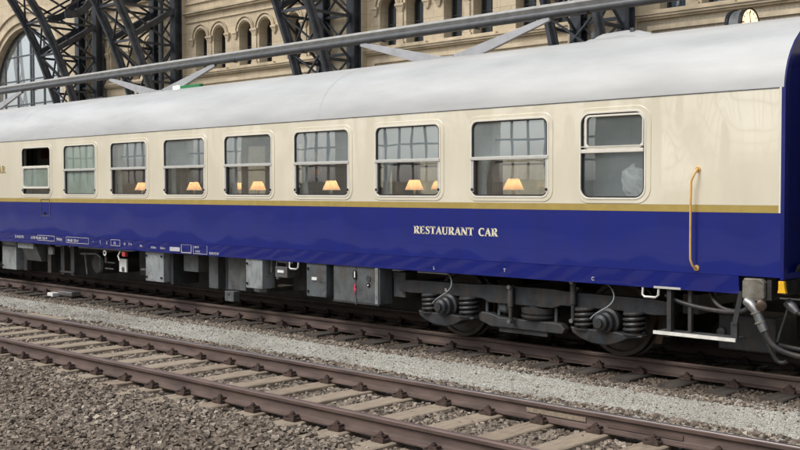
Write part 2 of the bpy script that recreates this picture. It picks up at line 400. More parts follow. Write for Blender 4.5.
# serif capitals as strokes of changing width (unit height)
def glyph(mb, ch, ox, oz, h, y):
    T, t, sf = .225, .10, .07
    def strip(pts, ws):
        P = [Vector((p[0], p[1])) for p in pts]; L = []; Rr = []
        for i, p in enumerate(P):
            d = (P[min(i + 1, len(P) - 1)] - P[max(i - 1, 0)]).normalized(); nrm = Vector((-d.y, d.x)); w = ws[i] if isinstance(ws, (list, tuple)) else ws
            L.append(p + nrm * w / 2); Rr.append(p - nrm * w / 2)
        for i in range(len(P) - 1):
            q = [L[i], L[i + 1], Rr[i + 1], Rr[i]]
            mb.prism([(ox + a.x * h, oz + a.y * h) for a in q], 'y', y, y - .004)
    def arc(cx, cz, rx, rz, a0, a1, n=12, w0=T, w1=t):
        pts = []; ws = []
        for i in range(n + 1):
            a = R(a0 + (a1 - a0) * i / n); pts.append((cx + rx * math.cos(a), cz + rz * math.sin(a))); ws.append(w1 + (w0 - w1) * abs(math.cos(a)) ** 1.5)
        strip(pts, ws)
    def stem(x, w=T, top=True, bot=True, z0=0, z1=1):
        strip([(x, z0), (x, z1)], w)
        if bot: strip([(x - w / 2 - .1, z0 + sf / 2), (x + w / 2 + .1, z0 + sf / 2)], sf)
        if top: strip([(x - w / 2 - .1, z1 - sf / 2), (x + w / 2 + .1, z1 - sf / 2)], sf)
    if ch == 'R':
        stem(.22); arc(.42, .74, .24, .22, 90, -90); strip([(.22, .96), (.43, .96)], t); strip([(.22, .52), (.43, .52)], t)
        strip([(.42, .52), (.72, .04)], T); strip([(.64, .03), (.88, .03)], sf); return .88
    if ch == 'E':
        stem(.22); strip([(.2, .96), (.68, .96)], t); strip([(.2, .51), (.55, .51)], t); strip([(.2, .04), (.70, .04)], t)
        strip([(.66, 1), (.66, .76)], [.11, .03]); strip([(.68, 0), (.70, .28)], [.12, .03]); strip([(.54, .40), (.54, .62)], .05); return .80
    if ch == 'S':
        pts = [(.60, .80), (.52, .92), (.37, .965), (.22, .90), (.17, .77), (.24, .63), (.40, .52), (.55, .40), (.61, .26), (.54, .10), (.38, .035), (.22, .07), (.12, .22)]
        strip(pts, [.06, .08, .08, .12, .17, .19, .21, .19, .17, .12, .08, .08, .06]); strip([(.61, .99), (.61, .70)], [.05, .04]); strip([(.11, .01), (.11, .32)], [.05, .04]); return .74
    if ch == 'T':
        stem(.40, top=False); strip([(.05, .96), (.75, .96)], t); strip([(.07, 1), (.06, .72)], [.10, .03]); strip([(.73, 1), (.74, .72)], [.10, .03]); return .80
    if ch == 'A':
        strip([(.12, 0), (.43, 1)], t); strip([(.41, 1), (.74, 0)], T); strip([(.22, .33), (.62, .33)], t * .9)
        strip([(.0, .03), (.26, .03)], sf); strip([(.58, .03), (.90, .03)], sf); return .88
    if ch == 'U':
        stem(.20, bot=False, z0=.3); stem(.72, w=t, bot=False, z0=.3)
        arc(.46, .32, .26, .28, 180, 360, w0=.13, w1=t); return .92
    if ch == 'N':
        stem(.16, w=t); stem(.78, w=t); strip([(.16, .97), (.76, .03)], T); return .96
    if ch == 'C':
        arc(.47, .5, .34, .46, 50, 310, 18, w0=T, w1=t); strip([(.72, 1), (.73, .68)], [.05, .04]); return .82
    return .45

# ------------------------------------------------------------------ camera (28 deg class lens, standing on the platform opposite)
f, yaw, pitch, roll, D, H = 1037.369, .8123, .0350, -.0022, 10.3804, 2.0428
a = Vector((-math.cos(yaw) * math.cos(pitch), math.sin(yaw) * math.cos(pitch), -math.sin(pitch)))
r = a.cross(Vector((0, 0, 1))).normalized(); u = r.cross(a)
r2 = r * math.cos(roll) + u * math.sin(roll); u2 = -r * math.sin(roll) + u * math.cos(roll)
cam = bpy.data.cameras.new('camera'); co = bpy.data.objects.new('camera', cam); COL.objects.link(co)
co.matrix_world = Matrix(((r2.x, u2.x, -a.x, 0), (r2.y, u2.y, -a.y, -D), (r2.z, u2.z, -a.z, H), (0, 0, 0, 1)))
cam.sensor_width = 36; cam.lens = f * 36 / 800; cam.clip_end = 2000; cam.clip_start = .1
scn.camera = co

# ------------------------------------------------------------------ ground and ballast
def ground_z(x, y):
    return -.218 + .012 * np.sin(x * 1.3 + y) * np.cos(y * 2.1) + np.where(y < -4.15, .025, 0)
def sheet(name, x0, x1, y0, y1, nx, ny, mat, zf, label=None):
    X, Y = np.meshgrid(np.linspace(x0, x1, nx), np.linspace(y0, y1, ny)); Z = zf(X, Y)
    me = bpy.data.meshes.new(name); V = np.stack([X, Y, Z], -1).reshape(-1, 3)
    F = [(j * nx + i, j * nx + i + 1, (j + 1) * nx + i + 1, (j + 1) * nx + i) for j in range(ny - 1) for i in range(nx - 1)]
    me.from_pydata(V.tolist(), [], F); o = bpy.data.objects.new(name, me); COL.objects.link(o); me.materials.append(mat)
    o['kind'] = 'structure'; return o
sheet('track_bed', -90, 30, -9.3, 3.15, 400, 60, M['bed'], ground_z)
far = MB(); far.add([(-700, -700, -.6), (700, -700, -.6), (700, 700, -.6), (-700, 700, -.6)], [(0, 1, 2, 3)])
tag(far.build('ground', M['concrete'], fix=False), kind='structure')

phi = (1 + 5 ** .5) / 2
ICO = np.array([(-1, phi, 0), (1, phi, 0), (-1, -phi, 0), (1, -phi, 0), (0, -1, phi), (0, 1, phi), (0, -1, -phi), (0, 1, -phi), (phi, 0, -1), (phi, 0, 1), (-phi, 0, -1), (-phi, 0, 1)]) / 1.9
ICF = np.array([(0, 11, 5), (0, 5, 1), (0, 1, 7), (0, 7, 10), (0, 10, 11), (1, 5, 9), (5, 11, 4), (11, 10, 2), (10, 7, 6), (7, 1, 8), (3, 9, 4), (3, 4, 2), (3, 2, 6), (3, 6, 8), (3, 8, 9), (4, 9, 5), (2, 4, 11), (6, 2, 10), (8, 6, 7), (9, 8, 1)])
OCT = np.array([(1, 0, 0), (-1, 0, 0), (0, 1, 0), (0, -1, 0), (0, 0, 1), (0, 0, -1)], float)
OCF = np.array([(0, 2, 4), (2, 1, 4), (1, 3, 4), (3, 0, 4), (2, 0, 5), (1, 2, 5), (3, 1, 5), (0, 3, 5)])
CUB = np.array([(x_, y_, z_) for x_ in (-1, 1) for y_ in (-1, 1) for z_ in (-1, 1)], float) * .72
CUF = np.array([(0, 1, 3), (0, 3, 2), (4, 6, 7), (4, 7, 5), (0, 4, 5), (0, 5, 1), (2, 3, 7), (2, 7, 6), (0, 2, 6), (0, 6, 4), (1, 5, 7), (1, 7, 3)])
def stones(name, P, size, mat, base, faces, label_kind=True):
    n = len(P); nv = len(base)
    V = base[None] * (1 + rng.uniform(-.5, .4, (n, nv, 3)))
    V = V * rng.uniform(.55, 1.25, (n, 1, 3)) * size[:, None, None]
    q = rng.normal(size=(n, 4)); q /= np.linalg.norm(q, axis=1)[:, None]
    w, x, y, z = q.T
    Rm = np.stack([1 - 2 * (y * y + z * z), 2 * (x * y - z * w), 2 * (x * z + y * w), 2 * (x * y + z * w), 1 - 2 * (x * x + z * z), 2 * (y * z - x * w), 2 * (x * z - y * w), 2 * (y * z + x * w), 1 - 2 * (x * x + y * y)], -1).reshape(n, 3, 3)
    V = np.einsum('nij,nvj->nvi', Rm, V); V[..., 2] *= .75; V += P[:, None, :]
    F = (faces[None] + (np.arange(n) * nv)[:, None, None]).reshape(-1, 3)
    me = bpy.data.meshes.new(name); me.vertices.add(n * nv); me.vertices.foreach_set('co', V.ravel())
    me.loops.add(F.size); me.loops.foreach_set('vertex_index', F.ravel().astype(np.int32))
    me.polygons.add(len(F)); me.polygons.foreach_set('loop_start', (np.arange(len(F)) * 3).astype(np.int32))
    at = me.attributes.new('rnd', 'FLOAT', 'POINT'); at.data.foreach_set('value', np.repeat(np.clip(rng.beta(1.7, 2.4, n) * np.where((P[:, 1] > .05) & (size > .0135), .35, 1), 0, 1), nv))  # stones under the car get darker values, its shade put into their colour
    me.update(calc_edges=True); me.validate(); me.shade_flat()
    o = bpy.data.objects.new(name, me); COL.objects.link(o); me.materials.append(mat); return o

SL0 = -12.94; SL1 = -14.81; PIT = .6
RAILS_NEAR = (-3.814, -2.311); RAILS_FAR = (.659, 2.164)
def scatter(n, x0, x1, y0, y1, dens_pow=0):
    x = rng.uniform(x0, x1, n); y = rng.uniform(y0, y1, n); return x, y
def keep_off(x, y, keep=.22):
    m = np.ones(len(x), bool)
    for yr in RAILS_NEAR + RAILS_FAR: m &= np.abs(y - yr) > .085
    for yc, s0, xs in ((-3.06, SL0, .115), (1.41, SL1, .115)):
        d = np.abs((x - s0 + PIT / 2) % PIT - PIT / 2)
        ins = (d < xs + .01) & (np.abs(y - yc) < 1.3)
        lim = np.where((y < -3.9) & (yc < 0), .42, np.where(yc > 0, .85, keep))       # outer sleeper ends are half buried
        m &= ~(ins & (rng.uniform(size=len(x)) > lim))
    return m
Ps = []; Ss = []
for n, x0, x1, y0, y1, s0, s1 in ((52000, -14, -1.5, -6.6, -1.25, .013, .035), (26000, -27, -14, -6.6, -1.25, .016, .038),
                                  (9000, -45, -27, -5.2, -1.2, .024, .036), (5200, -14, -3, .0, 3.1, .018, .034), (5000, -30, -14, .0, 3.1, .02, .034),
                                  (7500, -14, -2, -.25, .62, .014, .03), (7500, -30, -14, -.25, .62, .016, .03), (5200, -27, -2, -1.45, .1, .007, .018)):
    x, y = scatter(n, x0, x1, y0, y1); m = keep_off(x, y); x, y = x[m], y[m]
    s = rng.uniform(s0, s1, len(x)); Ps.append(np.stack([x, y, ground_z(x, y) + s * rng.uniform(-.2, .6, len(x)) + np.where(y < -4.1, .012, 0)], -1)); Ss.append(s)
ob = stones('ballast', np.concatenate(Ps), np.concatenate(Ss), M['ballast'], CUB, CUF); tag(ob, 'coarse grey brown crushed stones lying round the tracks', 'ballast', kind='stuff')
Ps = []; Ss = []
for n, x0, x1 in ((80000, -13, -2), (45000, -27, -13)):
    x = rng.uniform(x0, x1, n); y = -.62 + rng.uniform(-.72, .72, n) + rng.normal(0, .12, n)
    s = rng.uniform(.004, .0105, n) * (1 if x0 > -20 else 1.25); Ps.append(np.stack([x, y, ground_z(x, y) + .002 + s * rng.uniform(0, .8, n)], -1)); Ss.append(s)
ob = stones('grit', np.concatenate(Ps), np.concatenate(Ss), M['grit'], OCT, OCF); tag(ob, 'pale fine grit spread in a band between the two tracks', 'gravel', kind='stuff')

# ------------------------------------------------------------------ rails and sleepers
def rail(yc, mat, hmat, label, x0=-90, x1=25):
    prof = [(-.07, -.165), (.07, -.165), (.07, -.152), (.018, -.135), (.010, -.12), (.010, -.05), (.034, -.038), (.036, -.010), (.029, -.0015), (0, 0),
            (-.029, -.0015), (-.036, -.010), (-.034, -.038), (-.010, -.05), (-.010, -.12), (-.018, -.135), (-.07, -.152)]
    t = thing('rail', (-10, yc, -.165), label, 'rail')
    MB().prism([(yc + p[0], p[1]) for p in prof], 'x', x0, x1).build('rail_body', mat, t, smooth=True)
    MB().prism([(yc - .027, .0012), (yc + .027, .0012), (yc + .030, -.003), (yc - .030, -.003)], 'x', x0, x1).build('running_surface', hmat, t)
    return t
RN = rail(RAILS_NEAR[0], M['rust'], M['railheadold'], 'rusty brown rail nearest to the viewer, running along the coarse ballast')
rr = rail(RAILS_NEAR[1], M['rust'], M['railhead'], 'rail with polished silvery top edge beside the pale grit band')
MB().box(-5.95, -5.28, RAILS_NEAR[1] - .022, RAILS_NEAR[1] - .0125, -.108, -.065).build('fishplate', M['sleeper'], rr)
MB().box(-5.05, -4.3, RAILS_NEAR[1] - .022, RAILS_NEAR[1] - .0125, -.118, -.075).build('fishplate', M['rust'], rr)
rail(RAILS_FAR[0], M['rust'], M['railheadold'], 'brown rail directly under the near wheels of the restaurant car')
rail(RAILS_FAR[1], M['rust'], M['railheadold'], 'shaded rail under the far wheels of the restaurant car')

def clip(mb, x, y, s):
    if 1:
        yy = y + s * .105
        mb.box(x - .075, x + .075, yy - .045, yy + .045, -.172, -.145)        # ribbed base plate
        mb.box(x - .045, x + .045, yy - s * .02 - .04, yy - s * .02 + .04, -.150, -.118)   # clamp
        mb.lathe((x, yy - .008 * s, -.12), (0, 0, 1), [(0, .028), (.022, .028), (.023, .016), (.036, .015)], 6)
        for k in (-.058, .058): mb.lathe((x + k, yy + s * .03, -.147), (0, 0, 1), [(0, .016), (.018, .014)], 6)
    return mb
M['sleeperdark'] = simple('shaded_dark_sleeper', (.06, .05, .042), .8, 0, .4, 12, .5, scl=(1, .15, 1))  # shade of the standing car put into the timber colour
def sleeper(yc, rails, label, group, cat='sleeper'):
    t = thing('sleeper', (0, yc, -.3), label, cat, group)
    mb = MB(); n = 12; xs = .128
    vs = []
    for i in range(n + 1):
        yy = yc - 1.3 + 2.6 * i / n; j = random.uniform(-.004, .004)
        vs += [(-xs + j, yy, -.3), (xs + j, yy, -.3), (xs + j, yy, -.186), (xs - .012 + j, yy, -.176), (-xs + .012 + j, yy, -.176 + random.uniform(-.002, .002)), (-xs + j, yy, -.186)]
    fs = [(i * 6 + k, i * 6 + (k + 1) % 6, i * 6 + 6 + (k + 1) % 6, i * 6 + 6 + k) for i in range(n) for k in range(6)] + [tuple(range(6)), tuple(range(n * 6, n * 6 + 6))]
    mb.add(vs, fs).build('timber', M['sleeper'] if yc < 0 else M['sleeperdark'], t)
    for y in rails:
        for s in (-1, 1): clip(MB(), 0, y, s).build('rail_fastening', M['clip'], t)
    return t
s1 = sleeper(-3.06, RAILS_NEAR, 'weathered beige timber sleeper lying across the empty near track', 'sleepers of the near track')
base = list(s1.children); first = True
for k in range(-40, 18):
    x = SL0 + PIT * k
    if x < -31.5 or x > -2.2: continue
    if first: s1.location.x = x; WL[s1.name].x = x; first = False; x_first = x
    else: copy_tree(s1, (x - x_first, random.uniform(-.03, .03), random.uniform(-.004, .006)))
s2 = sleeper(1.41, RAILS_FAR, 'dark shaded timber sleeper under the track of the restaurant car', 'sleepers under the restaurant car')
first = True
for k in range(-40, 20):
    x = SL1 + PIT * k
    if x < -27 or x > -2.8: continue
    if first: s2.location.x = x; WL[s2.name].x = x; first = False; x_first = x
    else: copy_tree(s2, (x - x_first, random.uniform(-.04, .04), random.uniform(-.004, .004)))
# loose things on the bed
t = thing('cable_cover', (-16.75, -1.62, -.2), 'flat weathered concrete cover slab lying between the tracks at the left', 'cover slab')
MB().box(-17.35, -16.1, -1.80, -1.52, -.20, -.145).build('slab', M['sleeper'], t, bevel=.008)
MB().box(-16.08, -15.6, -1.78, -1.58, -.20, -.155).build('end_block', M['clip'], t, bevel=.008)
t = thing('rail_lubricator', (-19.7, .45, -.18), 'small silver grey box clamped to the rail under the left of the car', 'trackside box')
MB().box(-20.0, -19.45, .36, .58, -.16, -.06).build('housing', M['steelbright'], t, bevel=.02)
MB().box(-20.25, -20.02, .25, .42, -.19, -.11).build('bracket', M['white'], t, bevel=.01)

# ------------------------------------------------------------------ platform behind the train and the one the viewer stands on
pf = MB(); pf.box(-110, 40, 3.2, 15.95, -.55, .50); pf.box(-110, 40, 3.12, 3.6, .501, .56); tag(pf.build('far_platform', M['concrete']), kind='structure')
pf = MB(); pf.box(-110, 60, -27.5, -11.1, -.55, .35); tag(pf.build('near_platform', M['concrete']), kind='structure')

# ------------------------------------------------------------------ restaurant car
XE, XW = -4.45, -30.4          # body ends
YW = 2.825
WX = [(-20.76 + 1.7435 * i, -20.76 + 1.7435 * i + 1.19) for i in range(8)]
WZ = (1.945, 2.90)
W9 = (-6.89, -6.04); W9Z = (1.93, 2.915)
FARLEFT = [(-23.1, -22.4), (-26.6, -25.9)]
car = thing('restaurant_car', ((XE + XW) / 2, 1.41, 0), 'cream and navy blue railway restaurant car with grey roof, filling the middle of the photo', 'railway carriage')
holes = [rrect(x0, x1, *WZ, .085) for x0, x1 in WX] + [rrect(*W9, *W9Z, .12)] + [rrect(x0, x1, *WZ, .085) for x0, x1 in FARLEFT]
outer = [(XW, 1.862), (XE - .045, 1.862), (XE - .045, 3.06), (XW, 3.06)]
body = plate('cream_side_panel', [outer] + holes, 0, .05, M['cream'], car)
plate('cream_side_panel', [outer] + holes[:9], YW - .05, YW, M['cream'], car)
# lower blue side: waist panel, tucked sill below
def side_poly(prof, x0, x1, name, mat):
    MB().prism(prof, 'x', x0, x1).build(name, mat, car)
for sgn in (0, 1):
    m_ = (lambda y: y) if sgn == 0 else (lambda y: YW - y)
    side_poly([(m_(0), 1.118), (m_(0), 1.782), (m_(.05), 1.782), (m_(.05), 1.118)], XW, XE - .02, 'blue_side_panel', M['blue'])
    side_poly([(m_(.002), 1.115), (m_(.028), .923), (m_(.06), .923), (m_(.05), 1.115)], XW + .45, XE - .47, 'blue_sill', M['blue'])
    side_poly([(m_(-.002), 1.783), (m_(-.002), 1.861), (m_(.04), 1.861), (m_(.04), 1.783)], XW, XE - .045, 'gold_stripe', M['gold'])
    side_poly([(m_(-.007), 3.062), (m_(-.007), 3.069), (m_(.05), 3.069), (m_(.05), 3.062)], XW, XE - .05, 'roof_gutter', M['boxmid'])
MB().box(XE - .043, XE - .022, -.003, .05, 1.783, 3.07).build('corner_strip', M['frame'], car)
MB().box(XW, XE - .5, -.001, .003, 1.30, 1.303).build('panel_seam', M['endblue'], car)
# roof: half section, mirrored
half = [(0, 3.07), (.008, 3.15), (.03, 3.24), (.07, 3.34), (.14, 3.45), (.24, 3.565), (.38, 3.675), (.56, 3.77), (.78, 3.86), (1.02, 3.93), (1.22, 3.965), (1.4125, 3.975)]
full = half + [(YW - y, z) for y, z in reversed(half[:-1])]
rf = MB(); nx = 60; n = len(full)
for i in range(nx + 1):
    x = XW + (XE - XW) * i / nx
    rf.v += [(x, y, z) for y, z in full]
for i in range(nx):
    for k in range(n - 1): rf.f.append((i * n + k, i * n + k + 1, (i + 1) * n + k + 1, (i + 1) * n + k))
ro = rf.build('roof', M['roof'], car, smooth=True, fix=False)
inn = [(.06 + y * .957, min(z - .05, 3.42)) for y, z in full]
MB().add([(XW, y, z) for y, z in inn] + [(XE - .1, y, z) for y, z in inn], [(k, k + 1, k + 1 + n, k + n) for k in range(n - 1)]).build('ceiling_lining', M['interlight'], car, fix=False)
for x in (-11.5, -21):   # roof seams
    MB().add([(x + dx, YW / 2 + (y - YW / 2) * 1.0008, z + .002) for dx in (-.006, .006) for y, z in full], [(k, k + 1, k + 1 + n, k + n) for k in range(n - 1)]).build('roof_seam', M['roof'], car, fix=False)
# low roof cowl
cw = MB(); prof = [(-7.55, 3.955), (-7.44, 3.98), (-7.3, 4.018), (-6.95, 4.03), (-6.78, 4.01), (-6.6, 3.96)]
cw.add([(x, y, z - (.075 if y in (.98, 1.85) else 0)) for y in (.98, 1.12, 1.71, 1.85) for x, z in prof] , [(j * 6 + i, j * 6 + i + 1, j * 6 + 7 + i, j * 6 + 6 + i) for j in range(3) for i in range(5)] + [(0, 6, 12, 18), (5, 11, 17, 23), tuple(range(6)), tuple(range(18, 24))])
ck = cw.build('roof_cowl', M['roof'], car, smooth=True)
for x in (-7.43, -6.86):
    MB().box(x - .025, x + .025, 1.07, 1.12, 3.97, 4.045).build('lifting_lug', M['boxmid'], ck)
# end wall with rounded rim and gangway
rim = [(.0, 1.09)] + [(y, z) for y, z in full] + [(YW, 1.09)]
rin = [(.11, 1.16)] + [(.11 + y * (YW - .22) / YW, 1.16 + (z - 1.09) * .962) for y, z in full] + [(YW - .11, 1.16)]
for xe, sg in ((XE, 1), (XW, -1)):
    mb = MB(); N = len(rim)
    A = [(xe - sg * .02, y, z) for y, z in rim]; B = [(xe + sg * .012, YW / 2 + (y - YW / 2) * .992, z - .01 if z > 2 else z + .01) for y, z in rim]; C_ = [(xe + sg * .012, y, z) for y, z in rin]; E_ = [(xe - sg * .06, y, z) for y, z in rin]
    fs = []
    for L in range(3):
        for k in range(N): fs.append((L * N + k, L * N + (k + 1) % N, (L + 1) * N + (k + 1) % N, (L + 1) * N + k))
    mb.add(A + B + C_ + E_, fs).build('end_rim', M['endblue'], car, smooth=True)
    ew = MB().add([(xe - sg * .06, y, z) for y, z in rin], [tuple(range(N))]).build('end_wall', M['endblue'], car, fix=False)
    g = MB()
    for y0, y1, z0, z1 in ((.78, .92, 1.2, 3.35), (YW - .92, YW - .78, 1.2, 3.35), (.78, YW - .78, 3.351, 3.5)): g.box(*(sorted((xe - sg * .059, xe + sg * .42))), y0, y1, z0, z1)
    g.build('gangway_bellows', M['rubber'], car, bevel=.03)
    MB().box(*(sorted((xe - sg * .062, xe - sg * .03))), .93, YW - .93, 1.2, 3.3).build('end_door', M['boxdark'], car)
# floor and interior lining
MB().box(XW + .1, XE - .1, .08, YW - .08, 1.04, 1.16).build('floor', M['under'], car)
plate('inner_lining', [[(XW + .1, 1.16), (XE - .1, 1.16), (XE - .1, 3.40), (XW + .1, 3.40)]] + [rrect(a0 - .02, a1 + .02, WZ[0] - .02, WZ[1] + .02, .05) for a0, a1 in WX] + [rrect(W9[0] - .02, W9[1] + .02, 1.9, 2.93, .05)], YW - .13, YW - .06, M['interior'], car)
plate('inner_lining', [[(XW + .1, 1.16), (XE - .1, 1.16), (XE - .1, 3.04), (XW + .1, 3.04)]] + [rrect(a0 - .02, a1 + .02, WZ[0] - .02, WZ[1] + .02, .05) for a0, a1 in WX] + [rrect(W9[0] - .02, W9[1] + .02, 1.9, 2.93, .05)], .06, .10, M['interior'], car)
for x in (-7.14, -17.55, -19.33, -22.8, -5.6):
    MB().box(x - .02, x + .02, .105, YW - .135, 1.165, 3.36).build('partition', M['interior'], car)

def window(i, x0, x1, z0, z1, zm, rad, kind='std', pane=M['glass'], upper=None, label=None):
    o = plate('window', [rrect(x0 - .075, x1 + .078, z0 - .062, z1 + .066, rad + .06, 8), rrect(x0 + .004, x1 - .004, z0 + .004, z1 - .004, rad, 8)], -.007, .001, M['cream'], car, bevel=.003)
    plate('frame_lip', [rrect(x0 - .018, x1 + .018, z0 - .018, z1 + .018, rad + .018, 8), rrect(x0 + .0035, x1 - .0035, z0 + .0035, z1 - .0035, rad, 8)], -.013, -.0065, M['frame'], o, bevel=.002)
    WLn = o
    if label: o['label'] = label
    plate('gasket', [rrect(x0 + .002, x1 - .002, z0 + .002, z1 - .002, rad, 8), rrect(x0 + .020, x1 - .020, z0 + .020, z1 - .020, rad * .85, 8)], -.004, .03, M['rubber'], o)
    pin = rrect(x0 + .012, x1 - .012, z0 + .012, z1 - .012, rad * .9, 8)
    def cutpoly(za, zb):
        pts = [p for p in pin if za <= p[1] <= zb]
        out = sorted(pts, key=lambda p: math.atan2(p[1] - (za + zb) / 2, p[0] - (x0 + x1) / 2))
        ext = [(x0 + .012, za), (x1 - .012, za)] if za > z0 + .2 else [(x1 - .012, zb), (x0 + .012, zb)]
        out = sorted(pts + ext, key=lambda p: math.atan2(p[1] - (za + zb) / 2, p[0] - (x0 + x1) / 2)); return out
    if kind != 'open': MB().prism(cutpoly(zm, z1), 'y', .012, .016).build('upper_pane', upper or (M['glassupper'] if pane is M['glass'] else pane), o)
    MB().prism(cutpoly(z0, zm), 'y', .026, .030).build('lower_pane', pane, o)
    bo = MB().box(x0 - .012 if kind == 'std' else x0 + .01, x1 + .012 if kind == 'std' else x1 - .01, -.022, .03, zm - .022, zm + .022).build('middle_bar', M['frame'] if kind != 'std' else M['bar'], o, bevel=.006)
    if kind in ('std', 'open'):
        MB().box(x0 + .004, x0 + .034, -.012, .026, z0 + .05, zm - .0225).build('guide_rail', M['bar'], o, bevel=.004)
        MB().box(x0 + .036, x0 + .062, .004, .026, z0 + .03, zm - .0225).build('guide_rail', M['rubber'], o)
        MB().box(x1 - .030, x1 - .004, -.012, .026, z0 + .05, zm - .0225).build('guide_rail', M['bar'], o, bevel=.004)
        MB().lathe((x0 + .012, -.012, z0 + .085), (0, -1, 0), [(0, .02), (.008, .018)], 8).build('latch', M['black'], o)
        MB().lathe((x1 - .012, -.012, z0 + .085), (0, -1, 0), [(0, .02), (.008, .018)], 8).build('latch', M['black'], o)
    return o
win = []
for i, (x0, x1) in enumerate(WX):
    lab = None; pane = M['glass']; kind = 'std'; zm = 2.425
    if i == 0: kind = 'open'; zm = 2.50; lab = 'window with its upper half open, leftmost on the car'
    if i == 1: pane = M['glassfrost']; lab = 'window with pale green frosted panes, second from the left'
    win.append(window(i, x0, x1, *WZ, zm, .085, kind, pane, None, lab))
w = win[0]
plate('sash_frame', [rrect(WX[0][0] + .03, WX[0][1] - .02, 2.06, 2.53, .05), rrect(WX[0][0] + .075, WX[0][1] - .065, 2.10, 2.475, .04)], -.020, .022, M['frame'], w, bevel=.004)
MB().prism([(WX[0][0] + .07, 2.10), (WX[0][1] - .06, 2.10), (WX[0][1] - .06, 2.48), (WX[0][0] + .07, 2.48)], 'y', .004, .008).build('lowered_pane', M['glassfrost'], w)
w9 = window(8, *W9, *W9Z, 2.475, .12, 'vent', M['glassvent'], M['glassvent'], 'narrower grey window with rounded corners and vent sash, right end of the car')
plate('vent_sash', [rrect(W9[0] + .055, W9[1] - .012, 2.50, 2.895, .06), rrect(W9[0] + .085, W9[1] - .03, 2.53, 2.873, .05)], -.014, .008, M['frame'], w9, bevel=.003)
MB().box(W9[0] + .01, W9[1] - .01, -.02, .028, 2.535 - .012, 2.535 - .001).build('lower_sash_bar', M['frame'], w9)
for x0, x1 in FARLEFT: window(9, x0, x1, *WZ, 2.425, .085, 'vent', M['glassfrost'])
for x0, x1 in WX + [W9]:
    o = plate('window', [rrect(x0 - .05, x1 + .05, WZ[0] - .05, WZ[1] + .05, .1), rrect(x0 + .004, x1 - .004, WZ[0] + .004, WZ[1] - .004, .085)], YW - .002, YW + .012, M['frame'], car)
    MB().box(x0, x1, YW - .02, YW - .016, *WZ).build('pane', M['glass'], o)
    MB().box(x0, x1, YW - .03, YW + .01, 2.41, 2.44).build('middle_bar', M['bar'], o)

# writing on the car
x = -9.575; word = 'RESTAURANT CAR'; hgt = .103
adv = []
tmp = MB()
for ch in word: adv.append(glyph(tmp, ch, 0, 0, 1, 0) if ch != ' ' else .62)
k = (1.45 / hgt) / sum(adv)
wr = MB()
for ch, ad in zip(word, adv):
    if ch == ' ': wr.build('lettering', M['letter'], car); wr = MB()
    else:
        sub = MB(); glyph(sub, ch, 0, 0, 1, -.001)
        sub.v = [(x + px * hgt * k, py, 1.433 + pz * hgt) for px, py, pz in sub.v]; 
        sub.v = [(a_, -.001 if b_ > -.003 else -.006, c_) for a_, b_, c_ in sub.v]; wr.add(sub.v, sub.f)
    x += ad * hgt * k
wr.build('lettering', M['letter'], car)
wr = MB(); x = -21.86
for ch in 'AR':
    sub = MB(); ad = glyph(sub, ch, 0, 0, 1, 0); sub.v = [(x + px * .19, -.001 if py > -.002 else -.006, 2.40 + pz * .15) for px, py, pz in sub.v]; wr.add(sub.v, sub.f); x += ad * .20
wr.build('gold_lettering', M['lettergold'], car)
sill = lambda z: .002 + (1.115 - z) / .192 * .026 - .003
def small(body, size, x, z):
    for wd in body.split(' '):
        o = text('running_number', wd, size, x, z, sill(z) - .003, M['smallwrite'], car); x += o.dimensions.x + size * .30
def outline(x0, x1, z0, z1, w=.008, name='marking_frame', mat=None):
    y = sill((z0 + z1) / 2) - .001
    plate(name, [[(x0, z0), (x1, z0), (x1, z1), (x0, z1)], [(x0 + w, z0 + w), (x1 - w, z0 + w), (x1 - w, z1 - w), (x0 + w, z1 - w)]], y - .005, y, mat or M['smallwrite'], car)
def XS(px): # helper table: side x of the markings
    return px
small('D-RADVE', .095, -21.15, 1.02); small('51 80 88-80 105-4', .095, -20.45, 1.02); outline(-20.14, -19.45, .995, 1.105)
small('WRm', .095, -19.38, 1.015); outline(-18.98, -18.12, .985, 1.105); small('88-80 105-4', .085, -18.94, 1.01)
small('-', .09, -17.98, 1.02); small('(', .09, -17.72, 1.02); small('2', .10, -17.5, 1.01); outline(-17.32, -17.0, .985, 1.105); small('75', .085, -17.24, 1.01)
small('o', .10, -16.88, 1.01); small('27 m', .055, -16.72, 1.02); small('58 t', .055, -16.35, 1.0)
small('19,00 m', .055, -16.0, .985); small('26,4 m', .055, -15.7, .985)
plate('marking_plate', [[(-15.4, .965), (-15.1, .965), (-15.1, 1.035), (-15.4, 1.035)]], sill(1.0) - .005, sill(1.0) - .002, M['smallwrite'], car)
outline(-15.60 + .55, -15.30 + .55, .945, 1.10, .014); outline(-14.70, -14.30, .945, 1.105, .008)
small('REV 8', .05, -14.66, 1.04); small('12 34 5', .05, -14.66, .97); small('BOM PZ RF', .055, -14.26, .95)
for x, ch in ((-9.24, 'L'), (-6.75, 'C')): small(ch, .06, x, .96)
small('T', .06, -8.05, .99)
outline_y = -.003
plate('side_hatch', [[(-19.98, 1.50), (-19.60, 1.50), (-19.60, 1.845), (-19.98, 1.845)], [(-19.965, 1.515), (-19.615, 1.515), (-19.615, 1.83), (-19.965, 1.83)]], -.0065, -.0025, M['boxmid'], car)
MB().box(-19.85, -19.79, -.02, 0, 1.54, 1.58).build('hatch_latch', M['black'], car)

